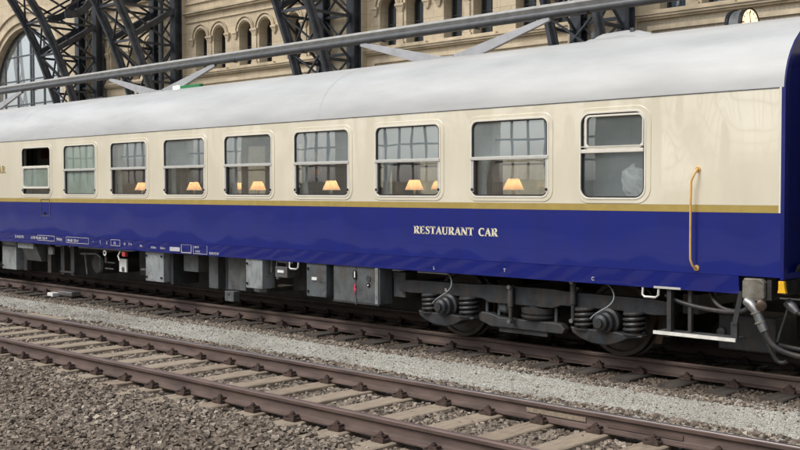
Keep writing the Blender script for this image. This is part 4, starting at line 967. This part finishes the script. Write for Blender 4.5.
# seated guest (dark silhouette in the sixth window)
def person(x, y, label, face=1):
    t = thing('person', (x, y, 1.16), label, 'person')
    me = bpy.data.meshes.new('body')
    J = [(0, 0, .50, .15, .17), (0, 0, .66, .14, .16), (.02, 0, .84, .13, .19), (.03, 0, .98, .11, .20), (.03, 0, 1.03, .055, .06), (.04, 0, 1.08, .05, .055),
         (-.0, .19, .96, .06, .06), (.08, .24, .74, .048, .048), (.30, .12, .72, .038, .038), (.0, -.19, .96, .06, .06), (.08, -.24, .74, .048, .048), (.30, -.12, .72, .038, .038),
         (.12, .09, .47, .09, .09), (.46, .10, .47, .07, .07), (.48, .10, .06, .05, .05), (.12, -.09, .47, .09, .09), (.46, -.10, .47, .07, .07), (.48, -.10, .06, .05, .05), (.60, .10, .04, .04, .035), (.60, -.10, .04, .04, .035)]
    Ed = [(0, 1), (1, 2), (2, 3), (3, 4), (4, 5), (3, 6), (6, 7), (7, 8), (3, 9), (9, 10), (10, 11), (0, 12), (12, 13), (13, 14), (0, 15), (15, 16), (16, 17), (14, 18), (17, 19)]
    me.from_pydata([(j[0] * face, j[1], j[2]) for j in J], Ed, []); o = bpy.data.objects.new('body', me); COL.objects.link(o); me.materials.append(M['clothes'])
    o.modifiers.new('sk', 'SKIN')
    for k, j in enumerate(J): me.skin_vertices[0].data[k].radius = (j[3], j[4])
    me.skin_vertices[0].data[0].use_root = True
    ss = o.modifiers.new('ss', 'SUBSURF'); ss.levels = 2; ss.render_levels = 2
    put(o, t, Vector((x, y, 1.16)))
    hc = (x + .05 * face, y, 2.37)
    def ball(c, rx, ry, rz, n=16):
        mb = MB()
        for j in range(n + 1):
            for i in range(n * 2):
                th = math.pi * i / n; ph = math.pi * j / n
                px = math.sin(ph) * math.cos(th); k_ = 1 + (.12 * max(0, px * face) ** 6 if abs(math.cos(ph)) < .3 else 0)
                mb.v.append((c[0] + rx * px * k_, c[1] + ry * math.sin(ph) * math.sin(th) * (1 - .18 * max(0, -math.cos(ph))), c[2] + rz * math.cos(ph)))
        m2 = 2 * n
        for j in range(n):
            for i in range(m2): mb.f.append((j * m2 + i, j * m2 + (i + 1) % m2, (j + 1) * m2 + (i + 1) % m2, (j + 1) * m2 + i))
        return mb
    hd = ball(hc, .092, .078, .115).build('head', M['skin'], t, smooth=True)
    MB().prism([(y - .014, 2.34), (y + .014, 2.34), (y + .008, 2.385), (y - .008, 2.385)], 'x', x + (.05 + .085) * face, x + (.05 + .118) * face).build('nose', M['skin'], hd, bevel=.006)
    ball((hc[0] - .02 * face, y, 2.395), .093, .086, .112).build('hair', M['clothes'], hd, smooth=True)
    for dy in (-.033, .033): ball((hc[0] + .083 * face, y + dy, 2.375), .01, .014, .008, 6).build('eye', M['black'], hd, smooth=True)
    MB().box(*sorted((hc[0] + .08 * face, hc[0] + .093 * face)), y - .022, y + .022, 2.305, 2.313).build('mouth', M['woodred'], hd)
    for s in (-1, 1):
        ball((hc[0], y + s * .082, 2.365), .022, .010, .032, 6).build('ear', M['skin'], hd, smooth=True)
        h = MB(); hx = x + .33 * face; hy = y + s * .11; h.tube([(hx - .03 * face, hy, 1.885), (hx + .05 * face, hy, 1.885)], [.03, .035], 8)
        for k in range(4):
            fy = hy - .027 + .018 * k; ln = (.055, .068, .072, .06)[k]
            h.tube([(hx + .04 * face, fy, 1.888), (hx + (.04 + ln * .6) * face, fy, 1.892), (hx + (.04 + ln) * face, fy, 1.882)], [.0095, .009, .007], 6)
        h.tube([(hx, hy - s * .03, 1.885), (hx + .045 * face, hy - s * .052, 1.882)], [.011, .008], 6); h.build('hand', M['skin'], t, smooth=True)
    return t
person(-12.30, .60, 'person in dark clothes with short dark hair seated at the table in the sixth window', 1)

# ------------------------------------------------------------------ platform canopy beam and V struts behind the train
YB = 7.0
cb = thing('canopy_beam', (-20, YB, 5.45), 'long grey canopy edge beam running across the top of the photo behind the train', 'beam')
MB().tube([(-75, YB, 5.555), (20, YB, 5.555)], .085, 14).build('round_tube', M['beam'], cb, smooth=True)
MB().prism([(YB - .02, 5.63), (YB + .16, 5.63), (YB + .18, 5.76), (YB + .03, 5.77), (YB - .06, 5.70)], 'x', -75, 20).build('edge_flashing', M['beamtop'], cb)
for x in np.arange(-73, 18, 2.8): MB().box(x, x + .05, YB - .09, YB + .09, 5.455, 5.47).build('tube_clamp', M['black'], cb)
nm = {-3.8: 'beyond the right edge, above the right end of the car', -15.0: 'right of the middle, between lattice columns', -26.2: 'beside the green sign', -37.4: 'at the far left edge, in front of the big arch window'}
first = None
for xn in (-15.0, -26.2, -37.4):
    t = thing('canopy_column', (xn, YB, .5), 'pale grey V shaped canopy column ' + nm[xn], 'column', 'V shaped columns under the canopy beam')
    MB().prism([(xn - .2, .5), (xn + .2, .5), (xn + .16, 4.75), (xn - .16, 4.75)], 'y', YB - .1, YB + .1).build('shaft', M['canopy'], t, bevel=.01)
    MB().box(xn - .2, xn + .2, YB - .06, YB + .06, 4.72, 4.95).build('node_plate', M['canopy'], t, bevel=.01)
    for s in (-1, 1):
        MB().add([(xn + s * .2, YB + dy, z) for dy in (-.05, .05) for z in (4.68, 4.97)] + [(xn + s * 2.72, YB + dy, z) for dy in (-.04, .04) for z in (5.42, 5.52)],
                 [(0, 1, 3, 2), (4, 6, 7, 5), (0, 4, 5, 1), (2, 3, 7, 6), (1, 5, 7, 3), (0, 2, 6, 4)]).build('arm', M['canopy'], t, bevel=.006)
        MB().box(xn + s * 2.72 - .03, xn + s * 2.72 + .03, YB - .03, YB + .03, 5.42, 5.60).build('arm_bracket', M['boxmid'], t)
# sign
t = thing('exit_sign', (-24.7, YB - .15, 4.5), 'green and white illuminated escape sign peeking over the car roof at left', 'sign')
MB().box(-25.35, -24.0, YB - .13, YB - .03, 4.54, 4.985).build('housing', M['green'], t, bevel=.01)
MB().box(-25.32, -24.98, YB - .14, YB - .131, 4.60, 5.0).build('white_panel', M['signlit'], t)
MB().box(-24.93, -24.03, YB - .14, YB - .131, 4.60, 4.965).build('green_panel', M['green'], t)
MB().prism([(-24.9, 4.73), (-24.78, 4.84), (-24.78, 4.77), (-24.6, 4.77), (-24.6, 4.69), (-24.78, 4.69), (-24.78, 4.62)], 'y', YB - .144, YB - .141).build('arrow', M['signlit'], t)
MB().box(-24.45, -24.2, YB - .144, YB - .141, 4.60, 4.86).build('doorway', M['signlit'], t)
t2 = MB().box(-24.75, -24.69, YB - .1, YB - .04, .5, 4.599).build('post', M['boxmid'], t)
t = thing('platform_board', (-29.4, YB, .5), 'dark flat topped board on the platform behind the car, left of the first V strut', 'board')
MB().box(-30.3, -28.6, YB - .15, YB + .15, 4.78, 4.87).build('top', M['black'], t); MB().box(-30.1, -29.2, YB - .1, YB + .1, 4.89, 4.95).build('lid', M['boxdark'], t)
for x in (-30.2, -28.7): MB().box(x - .04, x + .04, YB - .04, YB + .04, .5, 4.78).build('post', M['boxdark'], t)
# clock
cx, cy, cz = -8.45, 7.5, 4.99
t = thing('platform_clock', (cx, cy, .5), 'round lit double sided platform clock showing above the roof at right', 'clock')
ax = Vector((1, -.18, 0)).normalized()
dr = MB().lathe(Vector((cx, cy, cz)) - ax * .13, ax, [(0, .245), (.26, .245)], 48).build('drum', M['boxlight'], t, smooth=True)
for s in (-1, 1):
    c0 = Vector((cx, cy, cz)) + ax * (.17 * s - (.04 if s > 0 else -.04)); mb = MB(); n = 48
    sd = ax.cross(Vector((0, 0, 1))).normalized()
    prof = [(-.02, .246), (-.02, .272), (.05, .272), (.05, .240), (.035, .238)]
    for dd, r_ in prof:
        for k in range(n): a_ = 2 * math.pi * k / n; mb.v.append(tuple(c0 + ax * dd * s + (sd * math.cos(a_) + Vector((0, 0, 1)) * math.sin(a_)) * r_))
    for i in range(len(prof) - 1):
        for k in range(n): mb.f.append((i * n + k, i * n + (k + 1) % n, (i + 1) * n + (k + 1) % n, (i + 1) * n + k))
    mb.build('rim', M['black'], t, smooth=True)
    MB().lathe(c0 + ax * .036 * s, ax * s, [(0, .239), (.003, .239)], 48).build('dial', M['dial'], t)
    fc = c0 + ax * .043 * s; up = Vector((0, 0, 1)); rt = sd * s
    for k in range(12):
        a_ = 2 * math.pi * k / 12; d_ = rt * math.sin(a_) + up * math.cos(a_); MB().beam(fc + d_ * .175, fc + d_ * .225, .014 if k % 3 else .024, .004, ax).build('hour_mark', M['black'], t)
    hd = MB()
    for ang, ln, w_ in ((R(172), .13, .026), (R(8), .19, .018)):
        d_ = rt * math.sin(ang) + up * math.cos(ang); hd.beam(fc + ax * .003 * s - d_ * .03, fc + ax * .003 * s + d_ * ln, w_, .004, ax)
    hd.build('hands', M['black'], t)
MB().tube([(cx, cy, .5), (cx, cy, cz - .27)], .05, 12).build('post', M['boxdark'], t, smooth=True)

# ------------------------------------------------------------------ hall wall behind
YW0 = 16.0
BAY = 11.05
hall = thing('station_hall_wall', (-30, YW0, 0), 'long sandstone station hall wall with pairs of small arched windows behind the train', 'building')
pairs = []
for b in range(-2, 3):
    off = b * BAY
    for c in (-24.92, -21.92, -18.92):
        x = c + off
        if -47.5 < x < 8: pairs.append(x)
cent = []
for x in pairs: cent += [x - .64, x + .64]
SILL, SPR, WD = 7.06, 8.42, .80
holesw = [archpoly(x, WD, SILL, SPR) for x in cent]
AX, AZ, AR = -52.3, 6.6, 4.0
holesw.append(archpoly(AX, 2 * AR, .6, AZ, 30))
holesw.append(archpoly(AX - BAY, 2 * AR, .6, AZ, 30))
wallo = [(-110, -.5), (30, -.5), (30, 17), (-110, 17)]
plate('wall', [wallo] + holesw, YW0, YW0 + .7, M['stone'], hall)
def arch_ring(xc, zs, r0, r1, y0, y1, z0=None, n=18, name='arch_moulding', mat='stonetrim', parent=hall):
    out = []; inn_ = []
    for i in range(n + 1):
        a_ = math.pi * i / n; out.append((xc + r1 * math.cos(a_), zs + r1 * math.sin(a_))); inn_.append((xc + r0 * math.cos(a_), zs + r0 * math.sin(a_)))
    mb = MB()
    for i in range(n): mb.prism([out[i], out[i + 1], inn_[i + 1], inn_[i]], 'y', y0, y1)
    if z0 is not None:
        for s in (-1, 1): mb.box(*sorted((xc + s * r0, xc + s * r1)), min(y0, y1), max(y0, y1), z0, zs)
    return mb.build(name, M[mat], parent)
for i, x in enumerate(cent):
    w = MB()
    wo = arch_ring(x, SPR, WD / 2 - .05, WD / 2 + .001, YW0 + .42, YW0 + .47, SILL, 12, 'window', 'boxdark')
    MB().box(x - .022, x + .022, YW0 + .42, YW0 + .46, SILL, SPR + WD / 2 - .04).build('mullion', M['boxdark'], wo)
    MB().box(x - WD / 2, x + WD / 2, YW0 + .43, YW0 + .46, 7.85, 7.89).build('transom', M['boxdark'], wo)
    MB().prism(archpoly(x, WD - .02, SILL + .01, SPR, 10), 'y', YW0 + .48, YW0 + .49).build('pane', M['glassdark'], wo)
    if x > -47.5:
        arch_ring(x, SPR + .04, WD / 2 + .015, WD / 2 + .10, YW0 - .05, YW0 - .001, None, 14, 'arch_moulding', parent=hall)
        arch_ring(x, SPR + .04, WD / 2 + .155, WD / 2 + .20, YW0 - .085, YW0 - .001, None, 14, 'arch_moulding', parent=hall)
for x in pairs:
    for xx, w_ in ((x, .30), (x - 1.24, .20), (x + 1.24, .20)):   # capitals with small corbels, shafts below
        mb = MB(); mb.box(xx - w_ / 2 - .06, xx + w_ / 2 + .06, YW0 - .13, YW0 - .002, SPR - .03, SPR + .05)
        mb.add([(xx - w_ / 2 - .05, YW0 - .11, SPR - .03), (xx + w_ / 2 + .05, YW0 - .11, SPR - .03), (xx + w_ / 2 + .05, YW0 - .002, SPR - .03), (xx - w_ / 2 - .05, YW0 - .002, SPR - .03),
                (xx - w_ / 4, YW0 - .05, SPR - .25), (xx + w_ / 4, YW0 - .05, SPR - .25), (xx + w_ / 4, YW0 - .002, SPR - .25), (xx - w_ / 4, YW0 - .002, SPR - .25)], [(0, 1, 2, 3), (4, 5, 6, 7), (0, 1, 5, 4), (1, 2, 6, 5), (2, 3, 7, 6), (3, 0, 4, 7)])
        mb.build('capital', M['stonetrim'], hall)
    MB().box(x - .12, x + .12, YW0 - .05, YW0 - .002, SILL + .09, SPR - .25).build('window_pier', M['stonetrim'], hall, bevel=.02)
    MB().box(x - .18, x + .18, YW0 - .08, YW0 - .002, SILL - .0, SILL + .09).build('pier_base', M['stonetrim'], hall)
    MB().box(x - 1.25, x + 1.25, YW0 - .12, YW0 + .4, SILL - .075, SILL - .002).build('window_sill', M['stonetrim'], hall)
for k, (z0, z1, d) in enumerate(((6.80, 6.86, .10), (6.861, 6.93, .17), (6.931, 6.965, .21))):
    MB().box(-47.8, 30, YW0 - d, YW0 - .002, z0, z1).build('string_course', M['stonetrim'], hall)
for k, (z0, z1, d) in enumerate(((9.16, 9.22, .06), (9.46, 9.54, .13), (9.541, 9.60, .20), (9.95, 10.0, .07), (10.5, 10.62, .14), (10.621, 10.9, .22))):
    MB().box(-47.8, 30, YW0 - d, YW0 - .002, z0, z1).build('cornice', M['stonetrim'], hall)
# raised frames of the panels below the sill line; brick-like facing in the right bays
for b in range(-2, 3):
    x0 = -27.0 + BAY * b + .35 + .9; x1 = x0 + BAY - 2.4
    if b >= 1: MB().box(x0 - .9, x0 + 12 if b == 2 else x1 + 1.3, YW0 - .03, YW0 - .001, 1.2, 6.72).build('brick_facing', M['tile'], hall)
    if b in (-1, 0, 1):
        xa, xb = (x0 - .55, x1 + .35)
        plate('panel_frame', [[(xa, 1.0), (xb, 1.0), (xb, 6.62), (xa, 6.62)], [(xa + .13, 1.13), (xb - .13, 1.13), (xb - .13, 6.49), (xa + .13, 6.49)]], YW0 - (.085 if b >= 1 else .05), YW0 - (.031 if b >= 1 else .001), M['stonetrim'], hall)
for x in (-16.9, -27.9, -39.0, -46.9, -5.8):   # wide pilasters behind the iron columns
    for a0, a1, d in ((-.95, 1.3, .16),):
        MB().box(x + a0, x + a1, YW0 - d - .06, YW0 - .003, 0.5, 13).build('pilaster', M['stone'], hall)
# big arch
for r0, r1, d in ((AR, AR + .25, .05), (AR + .26, AR + .75, .16), (AR + .76, AR + 1.0, .26), (AR + 1.15, AR + 1.3, .10)):
    for xx in (AX, AX - BAY): arch_ring(xx, AZ, r0, r1, YW0 - d, YW0 - .002, .6, 40, 'arch_moulding')
aw = arch_ring(AX, AZ, AR - .14, AR - .001, YW0 + .3, YW0 + .42, .6, 40, 'arch_window', 'iron')
aw['label'] = 'large bright arched window at the far left end'
m_ = MB()
for dx in (-2.9, -1.45, 0, .25, 1.45, 2.9):
    h_ = math.sqrt(max(.1, AR ** 2 - dx ** 2)); m_.box(AX + dx - .05, AX + dx + .05, YW0 + .3, YW0 + .4, .6, AZ + h_ - .05)
for z in (2.2, 3.9, 5.5, 6.6, 7.9, 9.2):
    hw = math.sqrt(max(.1, AR ** 2 - max(0, z - AZ) ** 2)); m_.box(AX - hw, AX + hw, YW0 + .31, YW0 + .39, z - .035, z + .035)
m_.build('glazing_bars', M['ironlight'], aw)
MB().prism(archpoly(AX, 2 * AR - .1, .6, AZ, 30), 'y', YW0 + .34, YW0 + .35).build('pane', M['glasshall'], aw)
MB().prism(archpoly(AX - BAY, 2 * AR - .1, .6, AZ, 30), 'y', YW0 + .34, YW0 + .35).build('pane', M['glasshall'], aw)

# lattice trusses seen beyond the big arch, in the next hall
LEG = [(15.3, .5), (14.95, 3), (14.4, 6.0), (14.05, 7.0), (13.4, 8.6), (12.72, 9.9), (12.05, 10.9), (10.9, 12.3), (9.3, 13.8)]
def legp(z):
    for (y0, z0), (y1, z1) in zip(LEG, LEG[1:]):
        if z <= z1: q = (z - z0) / (z1 - z0); return y0 + (y1 - y0) * q
    return LEG[-1][0]
def truss(x0, w, label, mx=1, y_off=0, knee=True):
    t = thing('lattice_column', (x0 + w / 2, 15.2 + y_off, .5), label, 'iron column', 'dark iron lattice roof columns')
    T = lambda y: y * 1.0 + y_off if mx == 1 else -(y) + y_off
    for x in (x0, x0 + w):
        c = MB()
        for (y0, z0), (y1, z1) in zip(LEG, LEG[1:]):
            c.beam((x, T(y0), z0), (x, T(y1), z1), .13, .34, (0, 1, .3)); 
            c.beam((x, T(y0) , z0), (x, T(y1), z1), .30, .05, (0, 1, .3))
        c.build('inclined_leg', M['ironlight'], t)
        c = MB(); c.box(x - .19, x + .19, *sorted((T(15.42), T(15.46))), .5, 14).box(x - .19, x + .19, *sorted((T(15.74), T(15.78))), .5, 14).box(x - .05, x + .05, *sorted((T(15.461), T(15.739))), .5, 14)
        c.build('upright', M['iron'], t)
        c = MB(); zs = [1.0, 2.9, 4.8, 6.6, 8.2, 9.7, 11.4, 13.0]
        for i in range(len(zs) - 1):
            za, zb = zs[i], zs[i + 1]; ya, yb = min(15.1, legp(za)), min(15.2, legp(zb))
            c.beam((x, T(ya), za), (x, T(15.5), zb), .05, .09, (0, 0, 1)); c.beam((x, T(15.5), za), (x, T(yb), zb), .05, .09, (0, 0, 1)); c.beam((x, T(yb), zb), (x, T(15.5), zb), .08, .10)
        c.build('cross_bracing', M['iron'], t)
        if knee:   # curved knee plates and the strut from the upright down to the leg
            kn = MB(); z1, z0 = 9.75, 8.45; yl = legp(z0)
            kn.beam((x, T(15.55), z1), (x, T(yl), z0), .26, .22, (0, 0, 1))
            for s in range(8):
                a0, a1 = R(90 * s / 8), R(90 * (s + 1) / 8)
                p = lambda a_, r_: (x, T(15.45 - 1.5 + r_ * math.sin(a_) * 1.0), z1 + .15 + 1.7 - r_ * math.cos(a_) * 1.0)
                kn.beam(p(a0, 1.5), p(a1, 1.5), .08, .32, (0, 1, 1))
            kn.build('knee_brace', M['iron'], t)
    c = MB(); zs = [.8, 2.5, 4.2, 5.7, 6.9, 8.3, 9.7, 11.0, 12.6]
    for i in range(len(zs) - 1):
        za, zb = zs[i], zs[i + 1]
        for yf in (legp, lambda z: 15.6):
            c.beam((x0, T(yf(za)), za), (x0 + w, T(yf(zb)), zb), .05, .075, (0, 1, 0)); c.beam((x0 + w, T(yf(za)), za), (x0, T(yf(zb)), zb), .05, .075, (0, 1, 0))
            c.beam((x0, T(yf(zb)), zb), (x0 + w, T(yf(zb)), zb), .08, .10)
    c.build('lacing', M['iron'], t)
    return t
truss(-28.5, 1.62, 'lattice column left of the middle, between the arched windows')
truss(-39.5, 1.62, 'lattice column with a pale drainpipe, second from the left')
truss(-45.9, 1.6, 'leftmost lattice column, standing in front of the big arch window')
truss(-17.35, 1.6, 'lattice column right of the middle, at the end of the V strut')
MB_ = MB().tube([(-38.42, 15.2, .5), (-38.42, 15.2, 14)], .11, 14)
tag(MB_.build('drainpipe', M['beam'], smooth=True), 'round blue grey drainpipe rising inside the second lattice column', 'pipe')
for i, x in enumerate((-58.5, -55.5, -52.5, -50.0, -47.5)):
    t = thing('hall_girder', (x, 22, .5), 'pale iron girder of the next hall seen through the arch window, ' + ['leftmost', 'left of centre', 'central', 'right of centre', 'rightmost'][i], 'girder', 'girders beyond the arch window')
    c = MB(); yb = 20 + i * .9
    pts = [(x + 3.2 * math.sin(q * 1.5) * (1 if i % 2 else -1), yb, .5 + 12 * q) for q in np.linspace(0, 1, 9)]
    for p, q in zip(pts, pts[1:]):
        c.beam(p, q, .16, .16); c.beam((p[0] + .8, p[1], p[2]), (q[0] + .8, q[1], q[2]), .12, .12); c.beam(p, (q[0] + .8, q[1], q[2]), .06, .06); c.beam((p[0] + .8, p[1], p[2]), q, .06, .06)
    c.build('girder_lattice', M['beam'], t)

# ------------------------------------------------------------------ opposite side of the hall (seen only as reflections in panes and paint)
op = thing('opposite_hall_wall', (-40, -28, 0), 'tall glazed hall wall across the tracks behind the viewer, mirrored in the car windows', 'building')
oh = []
for k in range(-11, 4): oh.append(archpoly(k * 8.2 - 3, 5.6, 2.4, 8.6, 14))
plate('wall', [[(-110, -.5), (40, -.5), (40, 13), (-110, 13)]] + oh, -28.6, -28, M['stone'], op)
for k in range(-11, 4):
    xc = k * 8.2 - 3; b = MB()
    for dx in np.arange(-1.9, 2.0, .95): b.box(xc + dx - .045, xc + dx + .045, -28.35, -28.25, 2.4, 8.6 + math.sqrt(max(0, 2.8 ** 2 - dx * dx)))
    for z in (3.3, 4.3, 5.3, 6.3, 7.4, 8.6, 9.8): b.box(xc - 2.8, xc + 2.8, -28.34, -28.26, z - .045, z + .045)
    b.build('window_bars', M['iron'], op)

# ------------------------------------------------------------------ light
w = bpy.data.worlds.new('World'); scn.world = w; w.use_nodes = True; nt = w.node_tree; bg = nt.nodes['Background']
sky = nt.nodes.new('ShaderNodeTexSky'); sky.sky_type = 'NISHITA'; sky.sun_disc = False
SE, SR = R(52), R(200)
sky.sun_elevation = SE; sky.sun_rotation = SR; sky.dust_density = 4.0; sky.air_density = 1.0; sky.ozone_density = 1.0
hs = nt.nodes.new('ShaderNodeHueSaturation'); hs.inputs['Saturation'].default_value = .45
nt.links.new(sky.outputs[0], hs.inputs['Color']); nt.links.new(hs.outputs[0], bg.inputs['Color']); bg.inputs['Strength'].default_value = .13
sl = bpy.data.lights.new('sun', 'SUN'); sl.energy = 1.1; sl.angle = R(25); sl.color = (1, .96, .9)
so = bpy.data.objects.new('sun', sl); COL.objects.link(so)
dirv = Vector((math.sin(SR) * math.cos(SE), math.cos(SR) * math.cos(SE), math.sin(SE)))
so.rotation_euler = dirv.to_track_quat('Z', 'Y').to_euler(); so.location = (0, 0, 30)
scn.view_settings.view_transform = 'Standard'; scn.view_settings.look = 'None'; scn.view_settings.exposure = .5; scn.view_settings.gamma = 1
scn.cycles.max_bounces = 6; scn.cycles.transparent_max_bounces = 12; scn.cycles.caustics_reflective = False; scn.cycles.caustics_refractive = False
